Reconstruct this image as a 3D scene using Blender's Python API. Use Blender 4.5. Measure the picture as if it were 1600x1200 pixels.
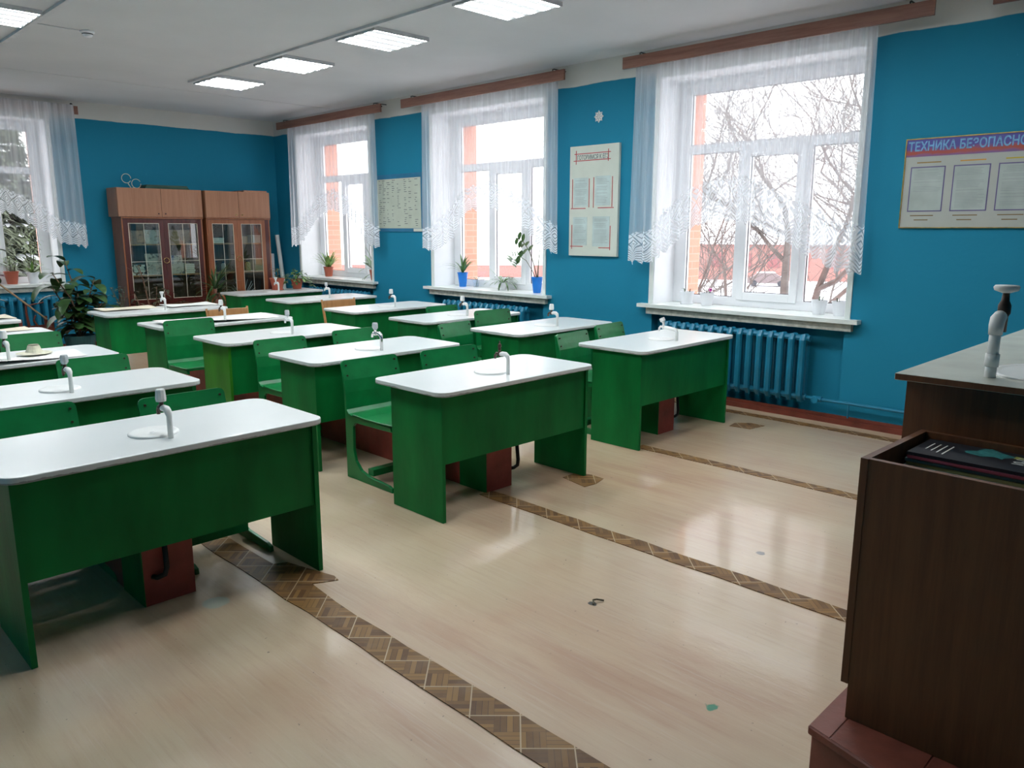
import bpy, bmesh, math, random
from mathutils import Vector, Matrix, Euler
PI = math.pi
C = bpy.context.scene.collection
sc = bpy.context.scene
for o in list(bpy.data.objects):
    bpy.data.objects.remove(o)
rnd = random.Random(7)

# ------------------------------------------------------------------ camera
CAM = (-6.5913, -3.87, 1.6255); YAW = 0.7853; PITCH = 0.1942; ROLL = 0.0015; FPX = 1224.06
cam_d = bpy.data.cameras.new('camera')
cam = bpy.data.objects.new('camera', cam_d); C.objects.link(cam)
fwd = Vector((math.sin(YAW)*math.cos(PITCH), math.cos(YAW)*math.cos(PITCH), -math.sin(PITCH)))
rgt = Vector((math.cos(YAW), -math.sin(YAW), 0)); upv = rgt.cross(fwd)
r2 = math.cos(ROLL)*rgt + math.sin(ROLL)*upv; u2 = -math.sin(ROLL)*rgt + math.cos(ROLL)*upv
M = Matrix((r2, u2, -fwd)).transposed().to_4x4(); M.translation = Vector(CAM)
cam.matrix_world = M
cam_d.sensor_width = 36; cam_d.sensor_fit = 'HORIZONTAL'; cam_d.lens = FPX/1600*36
cam_d.clip_start = .05; cam_d.clip_end = 500
sc.camera = cam

# ------------------------------------------------------------------ world, exposure
W = bpy.data.worlds.new('overcast_sky'); sc.world = W; W.use_nodes = True
bg = W.node_tree.nodes['Background']
SKY = 3.0; LAMP = 40.0
bg.inputs[0].default_value = (0.97, 0.98, 1.0, 1); bg.inputs[1].default_value = SKY
sc.view_settings.view_transform = 'Standard'
sc.view_settings.look = 'None'; sc.view_settings.gamma = 1; sc.view_settings.use_curve_mapping = False
sc.view_settings.exposure = 0.42

# ------------------------------------------------------------------ helpers
def tag(o, label=None, cat=None, group=None, kind=None):
    if label: o['label'] = label
    if cat: o['category'] = cat
    if group: o['group'] = group
    if kind: o['kind'] = kind
    return o
def thing(name, label, cat, loc=(0, 0, 0), rz=0, group=None):
    o = bpy.data.objects.new(name, None); C.objects.link(o)
    o.location = loc; o.rotation_euler = (0, 0, rz); o.empty_display_size = .1
    return tag(o, label, cat, group)
def obj(name, bm, mat, parent=None, loc=(0, 0, 0), smooth=False, bevel=0, label=None, rot=None, seg=2):
    if bevel:
        es = [e for e in bm.edges if len(e.link_faces) == 2 and e.calc_face_angle(0) > .6]
        bmesh.ops.bevel(bm, geom=es, offset=bevel, segments=seg, affect='EDGES', profile=.5, clamp_overlap=True)
    me = bpy.data.meshes.new(name); bm.to_mesh(me); bm.free()
    for m in (mat if isinstance(mat, (list, tuple)) else [mat]): me.materials.append(m)
    if smooth:
        for p in me.polygons: p.use_smooth = True
    o = bpy.data.objects.new(name, me); C.objects.link(o); o.location = loc
    if rot: o.rotation_euler = rot
    if parent is not None: o.parent = parent
    if label: o['label'] = label
    return o
def struct(name, bm, mat, **k):
    o = obj(name, bm, mat, **k); o['kind'] = 'structure'; return o
def copy_tree(o, parent=None):
    c = o.copy(); C.objects.link(c); c.parent = parent
    for ch in list(o.children): copy_tree(ch, c)
    return c
def B(): return bmesh.new()
def box(bm, x0, x1, y0, y1, z0, z1, mi=0):
    v = [bm.verts.new(p) for p in ((x0,y0,z0),(x1,y0,z0),(x1,y1,z0),(x0,y1,z0),(x0,y0,z1),(x1,y0,z1),(x1,y1,z1),(x0,y1,z1))]
    for f in ((3,2,1,0),(4,5,6,7),(0,1,5,4),(1,2,6,5),(2,3,7,6),(3,0,4,7)):
        bm.faces.new([v[i] for i in f]).material_index = mi
    return bm
def prism(bm, pts, axis, a, b, mi=0):
    """extrude a 2D polygon; axis 'x': pts are (y,z); 'y': (x,z); 'z': (x,y)"""
    def P(p, t): return {'x': (t, p[0], p[1]), 'y': (p[0], t, p[1]), 'z': (p[0], p[1], t)}[axis]
    v0 = [bm.verts.new(P(p, a)) for p in pts]; v1 = [bm.verts.new(P(p, b)) for p in pts]
    n = len(pts); fs = [bm.faces.new(v0), bm.faces.new(v1[::-1])]
    for i in range(n): fs.append(bm.faces.new((v0[i], v1[i], v1[(i+1) % n], v0[(i+1) % n])))
    for f in fs: f.material_index = mi
    bmesh.ops.recalc_face_normals(bm, faces=fs)
    return bm
def rrect(x0, x1, y0, y1, r, n=6):
    out = []
    for cx, cy, a0 in ((x1-r, y1-r, 0), (x0+r, y1-r, PI/2), (x0+r, y0+r, PI), (x1-r, y0+r, 1.5*PI)):
        for i in range(n+1):
            a = a0 + PI/2*i/n; out.append((cx+r*math.cos(a), cy+r*math.sin(a)))
    return out
def tube(bm, pts, r, n=8, mi=0, caps=True):
    pts = [Vector(p) for p in pts]; m = len(pts)
    rr = r if isinstance(r, (list, tuple)) else [r]*m
    rings = []; up = None
    for i, p in enumerate(pts):
        t = (pts[min(i+1, m-1)] - pts[max(i-1, 0)])
        if t.length < 1e-9: t = Vector((0, 0, 1))
        t.normalize()
        if up is None:
            up = Vector((0, 0, 1)) if abs(t.z) < .9 else Vector((1, 0, 0))
        a = t.cross(up)
        if a.length < 1e-4: a = t.cross(Vector((0, 1, 0)))
        a.normalize(); b = t.cross(a).normalized(); up = -b if False else a.cross(t)
        rings.append([bm.verts.new(p + rr[i]*(math.cos(2*PI*k/n)*a + math.sin(2*PI*k/n)*b)) for k in range(n)])
    fs = []
    for i in range(m-1):
        for k in range(n):
            fs.append(bm.faces.new((rings[i][k], rings[i][(k+1) % n], rings[i+1][(k+1) % n], rings[i+1][k])))
    if caps:
        fs.append(bm.faces.new(rings[0][::-1])); fs.append(bm.faces.new(rings[-1]))
    for f in fs: f.material_index = mi
    bmesh.ops.recalc_face_normals(bm, faces=fs)
    return bm
def lathe(bm, prof, n=24, c=(0, 0, 0), mi=0, sx=1, sy=1):
    rings = []; fs = []
    for r, z in prof:
        if r < 1e-6: rings.append([bm.verts.new((c[0], c[1], c[2]+z))])
        else: rings.append([bm.verts.new((c[0]+sx*r*math.cos(2*PI*k/n), c[1]+sy*r*math.sin(2*PI*k/n), c[2]+z)) for k in range(n)])
    for a, b in zip(rings, rings[1:]):
        if len(a) == 1 and len(b) == 1: continue
        for k in range(n):
            k2 = (k+1) % n
            if len(a) == 1: fs.append(bm.faces.new((a[0], b[k2], b[k])))
            elif len(b) == 1: fs.append(bm.faces.new((a[k], a[k2], b[0])))
            else: fs.append(bm.faces.new((a[k], a[k2], b[k2], b[k])))
    for f in fs: f.material_index = mi
    bmesh.ops.recalc_face_normals(bm, faces=fs)
    return bm
def leaf(bm, base, az, el, L, wd, droop=.6, seg=5, fold=.15, tip=1.0, mi=0, thick=.0008, shape=None):
    """a curved leaf starting at base, heading azimuth az and elevation el (radians)"""
    p = Vector(base); d0 = Vector((math.cos(az), math.sin(az), 0)); side = Vector((-math.sin(az), math.cos(az), 0))
    rows = []
    for i in range(seg+1):
        t = i/seg; e = el - droop*t*1.6
        w = wd*.5*((math.sin(PI*min(1, t*.92+.06))**.7) if shape is None else shape(t))
        dirv = d0*math.cos(e) + Vector((0, 0, 1))*math.sin(e)
        nrm = -d0*math.sin(e) + Vector((0, 0, 1))*math.cos(e)
        rows.append([p + side*w + nrm*fold*w, p.copy(), p - side*w + nrm*fold*w])
        p = p + dirv*(L/seg)
    up = [[bm.verts.new(q) for q in r] for r in rows]
    for i in range(seg):
        for j in range(2):
            f = bm.faces.new((up[i][j], up[i][j+1], up[i+1][j+1], up[i+1][j])); f.material_index = mi; f.smooth = True
    return p

# ------------------------------------------------------------------ materials
def mat(name, col, rough=.5, metal=0, var=.06, scale=6, bump=0, bscale=40, stretch=(1, 1, 1), spec=.5, coat=0, col2=None, detail=4):
    m = bpy.data.materials.new(name); m.use_nodes = True; nt = m.node_tree; N = nt.nodes; Lk = nt.links
    b = N['Principled BSDF']; b.inputs['Roughness'].default_value = rough; b.inputs['Metallic'].default_value = metal
    b.inputs['Specular IOR Level'].default_value = spec; b.inputs['Coat Weight'].default_value = coat
    tc = N.new('ShaderNodeTexCoord'); mp = N.new('ShaderNodeMapping'); mp.inputs['Scale'].default_value = stretch
    Lk.new(tc.outputs['Object'], mp.inputs[0])
    n = N.new('ShaderNodeTexNoise'); n.inputs['Scale'].default_value = scale; n.inputs['Detail'].default_value = detail
    Lk.new(mp.outputs[0], n.inputs['Vector'])
    r = N.new('ShaderNodeValToRGB')
    c1 = [max(0, c*(1-var*2)) for c in col]; c2 = col2 or [min(1, c*(1+var*2)) for c in col]
    r.color_ramp.elements[0].position = .3; r.color_ramp.elements[1].position = .7
    r.color_ramp.elements[0].color = (*c1, 1); r.color_ramp.elements[1].color = (*c2, 1)
    Lk.new(n.outputs[0], r.inputs[0]); Lk.new(r.outputs[0], b.inputs['Base Color'])
    if bump:
        n2 = N.new('ShaderNodeTexNoise'); n2.inputs['Scale'].default_value = bscale; n2.inputs['Detail'].default_value = 3
        Lk.new(mp.outputs[0], n2.inputs['Vector'])
        bp = N.new('ShaderNodeBump'); bp.inputs['Strength'].default_value = bump; bp.inputs['Distance'].default_value = .01
        Lk.new(n2.outputs[0], bp.inputs['Height']); Lk.new(bp.outputs[0], b.inputs['Normal'])
    return m
class G:
    """tiny node-math helper"""
    def __init__(s, m): s.nt = m.node_tree; s.N = s.nt.nodes; s.L = s.nt.links
    def v(s, node, k, val):
        if isinstance(val, (int, float)): node.inputs[k].default_value = val
        else: s.L.new(val, node.inputs[k])
    def m(s, op, a, b=0, c=0):
        n = s.N.new('ShaderNodeMath'); n.operation = op; s.v(n, 0, a); s.v(n, 1, b); s.v(n, 2, c); return n.outputs[0]
    def mix(s, f, a, b):
        n = s.N.new('ShaderNodeMix'); n.data_type = 'RGBA'
        s.v(n, 0, f)
        for k, q in ((6, a), (7, b)):
            if isinstance(q, tuple): n.inputs[k].default_value = (*q, 1)
            else: s.L.new(q, n.inputs[k])
        return n.outputs[2]
    def noise(s, vec, scale, detail=3, rough=.5, st=None):
        if st:
            mp = s.N.new('ShaderNodeMapping'); mp.inputs['Scale'].default_value = st; s.L.new(vec, mp.inputs[0]); vec = mp.outputs[0]
        n = s.N.new('ShaderNodeTexNoise'); n.inputs['Scale'].default_value = scale; n.inputs['Detail'].default_value = detail
        n.inputs['Roughness'].default_value = rough; s.L.new(vec, n.inputs['Vector']); return n.outputs[0]
    def step(s, x, a, b):
        n = s.N.new('ShaderNodeMapRange'); n.interpolation_type = 'SMOOTHSTEP'
        s.v(n, 0, x); n.inputs[1].default_value = a; n.inputs[2].default_value = b; return n.outputs[0]
    def pos(s):
        g = s.N.new('ShaderNodeNewGeometry'); sp = s.N.new('ShaderNodeSeparateXYZ'); s.L.new(g.outputs['Position'], sp.inputs[0]); return g.outputs['Position'], sp.outputs
    def obj(s):
        g = s.N.new('ShaderNodeTexCoord'); sp = s.N.new('ShaderNodeSeparateXYZ'); s.L.new(g.outputs['Object'], sp.inputs[0]); return g.outputs['Object'], sp.outputs
def newm(name, **k):
    m = bpy.data.materials.new(name); m.use_nodes = True; b = m.node_tree.nodes['Principled BSDF']
    for kk, v in k.items(): b.inputs[kk.replace('_', ' ')].default_value = v
    return m, b, G(m)

# wall paint: blue up to 3.10 m, whitewash above; slight unevenness of the brushed edge
HP = 3.10
m_wall, b, g = newm('blue_wall_paint', Roughness=.7, Specular_IOR_Level=.25); P_, xyz = g.pos()
nz = g.noise(P_, 3); e = g.m('ADD', xyz[2], g.m('MULTIPLY', g.m('SUBTRACT', nz, .5), .035))
f = g.step(e, HP-.004, HP+.004)
blue = g.mix(g.noise(P_, 1.3, 4), (.009, .205, .33), (.012, .24, .385))
blue = g.mix(g.step(g.noise(P_, 26, 2), .74, .78), blue, (.018, .25, .39))
white = g.mix(g.noise(P_, 2), (.62, .61, .57), (.72, .71, .67))
g.L.new(g.mix(f, blue, white), b.inputs['Base Color'])
bp = g.N.new('ShaderNodeBump'); bp.inputs['Strength'].default_value = .25; bp.inputs['Distance'].default_value = .006
g.L.new(g.noise(P_, 22, 4), bp.inputs['Height']); g.L.new(bp.outputs[0], b.inputs['Normal'])

m_ceil = mat('whitewashed_ceiling', (.66, .66, .67), .9, var=.02, scale=1.2, bump=.15, bscale=14)
m_reveal = mat('white_reveal_plaster', (.92, .93, .95), .7, var=.01, bump=.1, bscale=20)
m_sill = mat('white_sill_paint', (.78, .83, .80), .25, var=.02, scale=9)
m_silllow = mat('rough_grey_putty', (.45, .47, .42), .8, var=.12, scale=18, bump=.6, bscale=30)
m_pvc = mat('white_window_plastic', (.90, .91, .93), .3, var=.01)
m_seal = mat('dark_window_seal', (.05, .05, .06), .6)
m_brick_red = mat('red_brown_floor_paint', (.17, .035, .02), .45, var=.12, scale=9, bump=.2, bscale=25)
m_casing = mat('red_casing_paint', (.29, .045, .032), .5, var=.12, scale=9, bump=.2, bscale=25)
m_radi = mat('blue_radiator_paint', (.012, .20, .33), .35, var=.06, scale=8, bump=.1, bscale=30)
m_green = mat('green_gloss_paint', (.003, .155, .034), .45, spec=.2, var=.14, scale=5, stretch=(1, 1, .35), bump=.12, bscale=26)
m_green_l = mat('light_green_gloss_paint', (.03, .20, .012), .4, spec=.3, var=.14, scale=5, stretch=(1, 1, .35), bump=.12, bscale=26)
m_greenchair = mat('green_chair_paint', (.003, .175, .045), .34, spec=.4, var=.10, scale=7, bump=.1, bscale=20)
m_white_top = None
m_white_pipe = mat('white_plastic_pipe', (.78, .79, .77), .3, var=.02)
m_chrome = mat('worn_chrome', (.6, .6, .6), .22, metal=1, var=.05)
m_dark_valve = mat('dark_brass_valve', (.06, .035, .025), .4, metal=.4, var=.2, scale=30)
m_clear_knob = mat('grey_plastic_knob', (.55, .58, .6), .15, var=.08, scale=40)
m_black_hose = mat('black_rubber_hose', (.012, .012, .014), .45)
m_terracotta = mat('terracotta_plastic', (.42, .10, .055), .45, var=.05)
m_bluepot = mat('blue_plastic_pot', (.01, .19, .66), .35, var=.03)
m_whitepot = mat('white_plastic_pot', (.84, .85, .88), .35, var=.01)
m_soil = mat('dark_soil', (.04, .025, .018), .95, var=.3, scale=60, bump=.8, bscale=80)
def leafmat(name, c, rough=.4, v=.2):
    m = mat(name, c, rough, var=v, scale=9); b = m.node_tree.nodes['Principled BSDF']
    return m
m_leaf = leafmat('dark_green_leaf', (.04, .095, .028), .35)
m_leaf_l = leafmat('pale_green_leaf', (.22, .36, .10), .45)
m_leaf_m = leafmat('mid_green_leaf', (.07, .17, .045), .4)
m_leaf_v = leafmat('variegated_leaf', (.12, .22, .08), .4, .45)
m_leaf_br = leafmat('brownish_leaf', (.07, .06, .035), .6, .4)
m_stem = mat('green_brown_stem', (.12, .13, .06), .6, var=.2)
m_bark = mat('brown_plant_trunk', (.20, .11, .07), .8, var=.25, scale=20, bump=.5)
m_rope = mat('beige_rope', (.42, .30, .18), .9, var=.1, scale=30, bump=.4)
m_steel_dark = mat('dark_steel', (.05, .05, .05), .4, metal=.8)
m_brass = mat('brass_ring', (.55, .38, .18), .25, metal=1, var=.08)
m_paper = mat('white_paper', (.78, .78, .74), .7, var=.02)
m_paper_c = mat('cream_paper', (.72, .66, .52), .75, var=.04)
m_ink = mat('dark_print', (.10, .11, .13), .7)
m_ink_g = mat('grey_print', (.34, .38, .38), .7)
m_red_tape = mat('red_tape', (.48, .05, .06), .5)
m_gold = mat('gold_edging', (.55, .36, .08), .3, metal=.7, var=.15, scale=20)
m_board = mat('foam_board', (.62, .66, .58), .6, var=.02)
m_snow = mat('snow', (.82, .84, .88), .8, var=.03, scale=.3, bump=.3, bscale=2)
m_winterbark = mat('bare_branch_bark', (.17, .15, .14), .9, var=.15, scale=4)
m_conifer = mat('conifer_needles', (.07, .085, .05), .8, var=.3, scale=2)

def wood(name, c1, c2, rough=.35, scale=1.0, axis='z', coat=.15):
    m, b, g = newm(name, Roughness=rough, Coat_Weight=coat); O, xyz = g.obj()
    st = {'z': (14, 14, .8), 'x': (.8, 14, 14), 'y': (14, .8, 14)}[axis]
    a = g.noise(O, 1.6*scale, 6, .62, st); fine = g.noise(O, 9*scale, 3, .6, st)
    f = g.step(g.m('ADD', g.m('MULTIPLY', a, .75), g.m('MULTIPLY', fine, .3)), .34, .68)
    g.L.new(g.mix(f, c1, c2), b.inputs['Base Color'])
    bp = g.N.new('ShaderNodeBump'); bp.inputs['Strength'].default_value = .05; g.L.new(fine, bp.inputs['Height']); g.L.new(bp.outputs[0], b.inputs['Normal'])
    return m
m_cab = wood('light_walnut_veneer', (.33, .145, .075), (.40, .19, .105), .32)
m_cab_in = wood('cabinet_inside_veneer', (.10, .06, .035), (.17, .10, .06), .5)
m_cab_edge = wood('orange_wood_edge', (.24, .075, .028), (.33, .12, .05), .3)
m_mahog = wood('dark_mahogany', (.055, .009, .008), (.10, .02, .016), .28)
m_demo = wood('dark_brown_veneer', (.115, .038, .012), (.175, .066, .022), .48, coat=.03)
m_pelmet = wood('brown_wood_grain_board', (.19, .07, .042), (.31, .135, .09), .4, axis='y', scale=1.4)
m_pelmet_x = wood('brown_wood_grain_board_back', (.19, .07, .042), (.31, .135, .09), .4, axis='x', scale=1.4)
m_birch = wood('yellow_birch', (.42, .21, .08), (.55, .29, .12), .35)

# desktop: white enamel with worn, chipped dark spots only on the rim
m_white_top, b, g = newm('white_enamel_desktop', Roughness=.28, Coat_Weight=.1); O, xyz = g.obj()
n1 = g.noise(O, 14, 4, .6, (1, 1, .2)); geo = g.N.new('ShaderNodeNewGeometry'); sp = g.N.new('ShaderNodeSeparateXYZ'); g.L.new(geo.outputs['True Normal'], sp.inputs[0])
edge = g.step(g.m('ABSOLUTE', sp.outputs[2]), .8, .3)
n1 = g.noise(O, 3.5, 7, .75); chip = g.m('MULTIPLY', edge, g.step(g.m('ADD', n1, g.m('MULTIPLY', g.m('SUBTRACT', .738, xyz[2]), 26)), .46, .54)); chip = g.m('MULTIPLY', chip, .7)
top = g.mix(g.noise(O, 2.5, 4), (.66, .70, .69), (.76, .78, .77))
c = g.mix(chip, top, (.13, .14, .13))
gs = g.m('MULTIPLY', edge, g.step(g.noise(O, 5, 2), .66, .7)); c = g.mix(gs, c, (.02, .16, .04))
g.L.new(c, b.inputs['Base Color'])

# floor linoleum: cream/pinkish, long wear streaks, uneven gloss
m_floor, b, g = newm('cream_linoleum', Specular_IOR_Level=.45, Coat_Roughness=.08); P_, xyz = g.pos()
s1 = g.noise(P_, 1.2, 5, .6, (7, .9, 1)); s2 = g.noise(P_, .55, 4, .6); s3 = g.noise(P_, 3.0, 5, .7, (12, .7, 1))
c = g.mix(g.step(s1, .3, .72), (.47, .30, .195), (.55, .40, .265))
c = g.mix(g.step(s2, .38, .62), c, (.56, .45, .305))
c = g.mix(g.m('MULTIPLY', g.step(s3, .45, .9), .5), c, (.36, .20, .13)); s4 = g.noise(P_, 3.5, 4, .7, (16, .5, 1)); c = g.mix(g.m('MULTIPLY', g.step(s4, .5, .72), .3), c, (.60, .50, .40))
c = g.mix(g.m('MULTIPLY', g.step(g.noise(P_, 45, 2), .73, .76), .7), c, (.14, .11, .09))
def spot(c, x, y, r, col, soft=.3, sx=1, nz_=.5):
    dx = g.m('DIVIDE', g.m('SUBTRACT', xyz[0], x), sx); dy = g.m('SUBTRACT', xyz[1], y)
    d = g.m('SQRT', g.m('ADD', g.m('MULTIPLY', dx, dx), g.m('MULTIPLY', dy, dy)))
    d = g.m('ADD', d, g.m('MULTIPLY', g.m('SUBTRACT', g.noise(P_, 24, 3), .5), r*nz_))
    return g.mix(g.step(d, r*(1+soft), r*(1-soft)), c, col)
c = spot(c, -5.24, -.66, .055, (.42, .44, .36), .15)
c = spot(c, -4.36, -2.62, .022, (.02, .22, .12), .2, nz_=3.5)
c = spot(c, -4.06, -1.84, .018, (.05, .04, .03), .2, 1, 3)
c = spot(c, -3.02, -2.1, .02, (.12, .11, .10), .2, 1, 2)
g.L.new(c, b.inputs['Base Color'])
rg = g.m('ADD', .33, g.m('MULTIPLY', g.noise(P_, 1.1, 4, .6), .12)); g.L.new(rg, b.inputs['Roughness'])
g.L.new(g.m('MULTIPLY', g.step(g.m('ADD', xyz[0], g.m('MULTIPLY', g.noise(P_, 1.5, 3), .8)), -4.9, -3.4), .55), b.inputs['Coat Weight'])
bp = g.N.new('ShaderNodeBump'); bp.inputs['Strength'].default_value = .30; bp.inputs['Distance'].default_value = .010
h = g.m('ADD', g.noise(P_, 9, 4, .6, (1, .6, 1)), g.m('MULTIPLY', g.noise(P_, 2.2, 3, .5), 1.5)); g.L.new(h, bp.inputs['Height'])
g.L.new(bp.outputs[0], b.inputs['Normal'])
b2 = g.N.new('ShaderNodeBump'); b2.inputs['Strength'].default_value = .16; b2.inputs['Distance'].default_value = .008; g.L.new(h, b2.inputs['Height']); g.L.new(b2.outputs[0], b.inputs['Coat Normal'])

# parquet-print strip (diagonal basket weave)
m_parq, b, g = newm('parquet_print_linoleum', Roughness=.5, Specular_IOR_Level=.3); P_, xyz = g.pos()
u = g.m('MULTIPLY', g.m('ADD', xyz[0], xyz[1]), 8.2); v = g.m('MULTIPLY', g.m('SUBTRACT', xyz[0], xyz[1]), 8.2)
ck = g.m('MODULO', g.m('ADD', g.m('FLOOR', u), g.m('FLOOR', g.m('ADD', v, 100))), 2); ck = g.m('ABSOLUTE', ck)
fu = g.m('FRACT', g.m('ADD', g.m('MULTIPLY', u, 4), 400)); fv = g.m('FRACT', g.m('ADD', g.m('MULTIPLY', v, 4), 400))
st = g.m('ADD', g.m('MULTIPLY', ck, fu), g.m('MULTIPLY', g.m('SUBTRACT', 1, ck), fv))
cu = g.m('FLOOR', g.m('MULTIPLY', u, 4)); cv = g.m('FLOOR', g.m('MULTIPLY', v, 4))
idn = g.m('ADD', g.m('MULTIPLY', ck, cu), g.m('MULTIPLY', g.m('SUBTRACT', 1, ck), cv))
wn = g.N.new('ShaderNodeTexWhiteNoise'); wn.noise_dimensions = '1D'; g.L.new(idn, wn.inputs['W'])
c = g.mix(wn.outputs[0], (.085, .032, .009), (.29, .15, .04))
c = g.mix(g.m('MULTIPLY', g.noise(P_, 40, 3, .6), .35), c, (.24, .14, .06))
c = g.mix(g.step(g.m('ABSOLUTE', g.m('SUBTRACT', st, .5)), .44, .48), c, (.07, .035, .02))
fb = g.m('MINIMUM', g.m('FRACT', g.m('ADD', g.m('MULTIPLY', u, .5), 100)), g.m('FRACT', g.m('ADD', g.m('MULTIPLY', v, .5), 100)))
c = g.mix(g.step(fb, .035, .02), c, (.50, .38, .24))
c = g.mix(g.m('MULTIPLY', g.step(g.noise(P_, 4, 4, .6), .5, .65), .2), c, (.26, .18, .12))
g.L.new(c, b.inputs['Base Color'])

# brick
def brickmat(name, c1, c2, mortar, scale=1.0, plane='yz'):
    m, b, g = newm(name, Roughness=.85); P_, xyz = g.pos(); cb = g.N.new('ShaderNodeCombineXYZ')
    g.L.new(g.m('ADD', xyz[0], xyz[1]), cb.inputs[0]); g.L.new(xyz[2], cb.inputs[1])
    t = g.N.new('ShaderNodeTexBrick'); g.L.new(cb.outputs[0], t.inputs['Vector']); t.inputs['Scale'].default_value = scale
    t.inputs['Color1'].default_value = (*c1, 1); t.inputs['Color2'].default_value = (*c2, 1); t.inputs['Mortar'].default_value = (*mortar, 1)
    t.inputs['Brick Width'].default_value = .26; t.inputs['Row Height'].default_value = .077; t.inputs['Mortar Size'].default_value = .006
    g.L.new(t.outputs[0], b.inputs['Base Color']); return m
m_brick = brickmat('orange_facade_brick', (.66, .29, .20), (.72, .34, .24), (.68, .40, .31))
m_brick_far = mat('far_red_building', (.36, .19, .165), .9, var=.06)
m_farwin = mat('far_dark_window', (.28, .11, .11), .3)

# glass: thin clear pane
def glassmat(name, refl=.06, tint=(.97, .98, .99), rough=.0):
    m = bpy.data.materials.new(name); m.use_nodes = True; nt = m.node_tree; N = nt.nodes; N.remove(N['Principled BSDF'])
    t = N.new('ShaderNodeBsdfTransparent'); t.inputs[0].default_value = (*tint, 1)
    gl = N.new('ShaderNodeBsdfGlossy'); gl.inputs['Roughness'].default_value = rough
    fr = N.new('ShaderNodeFresnel'); fr.inputs['IOR'].default_value = 1.35 + refl*2
    ge = N.new('ShaderNodeNewGeometry'); ff = N.new('ShaderNodeMath'); ff.operation = 'MULTIPLY'; inv = N.new('ShaderNodeMath'); inv.operation = 'SUBTRACT'; inv.inputs[0].default_value = 1
    nt.links.new(ge.outputs['Backfacing'], inv.inputs[1]); nt.links.new(fr.outputs[0], ff.inputs[0]); nt.links.new(inv.outputs[0], ff.inputs[1])
    mx = N.new('ShaderNodeMixShader'); nt.links.new(ff.outputs[0], mx.inputs[0]); nt.links.new(t.outputs[0], mx.inputs[1]); nt.links.new(gl.outputs[0], mx.inputs[2])
    nt.links.new(mx.outputs[0], N['Material Output'].inputs[0]); return m
m_glass = glassmat('window_glass', .05)
m_cglass = glassmat('cabinet_glass', .36, (.80, .88, .88))
m_cup = glassmat('clear_plastic_cup', .1, (.9, .93, .95), .1)

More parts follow.
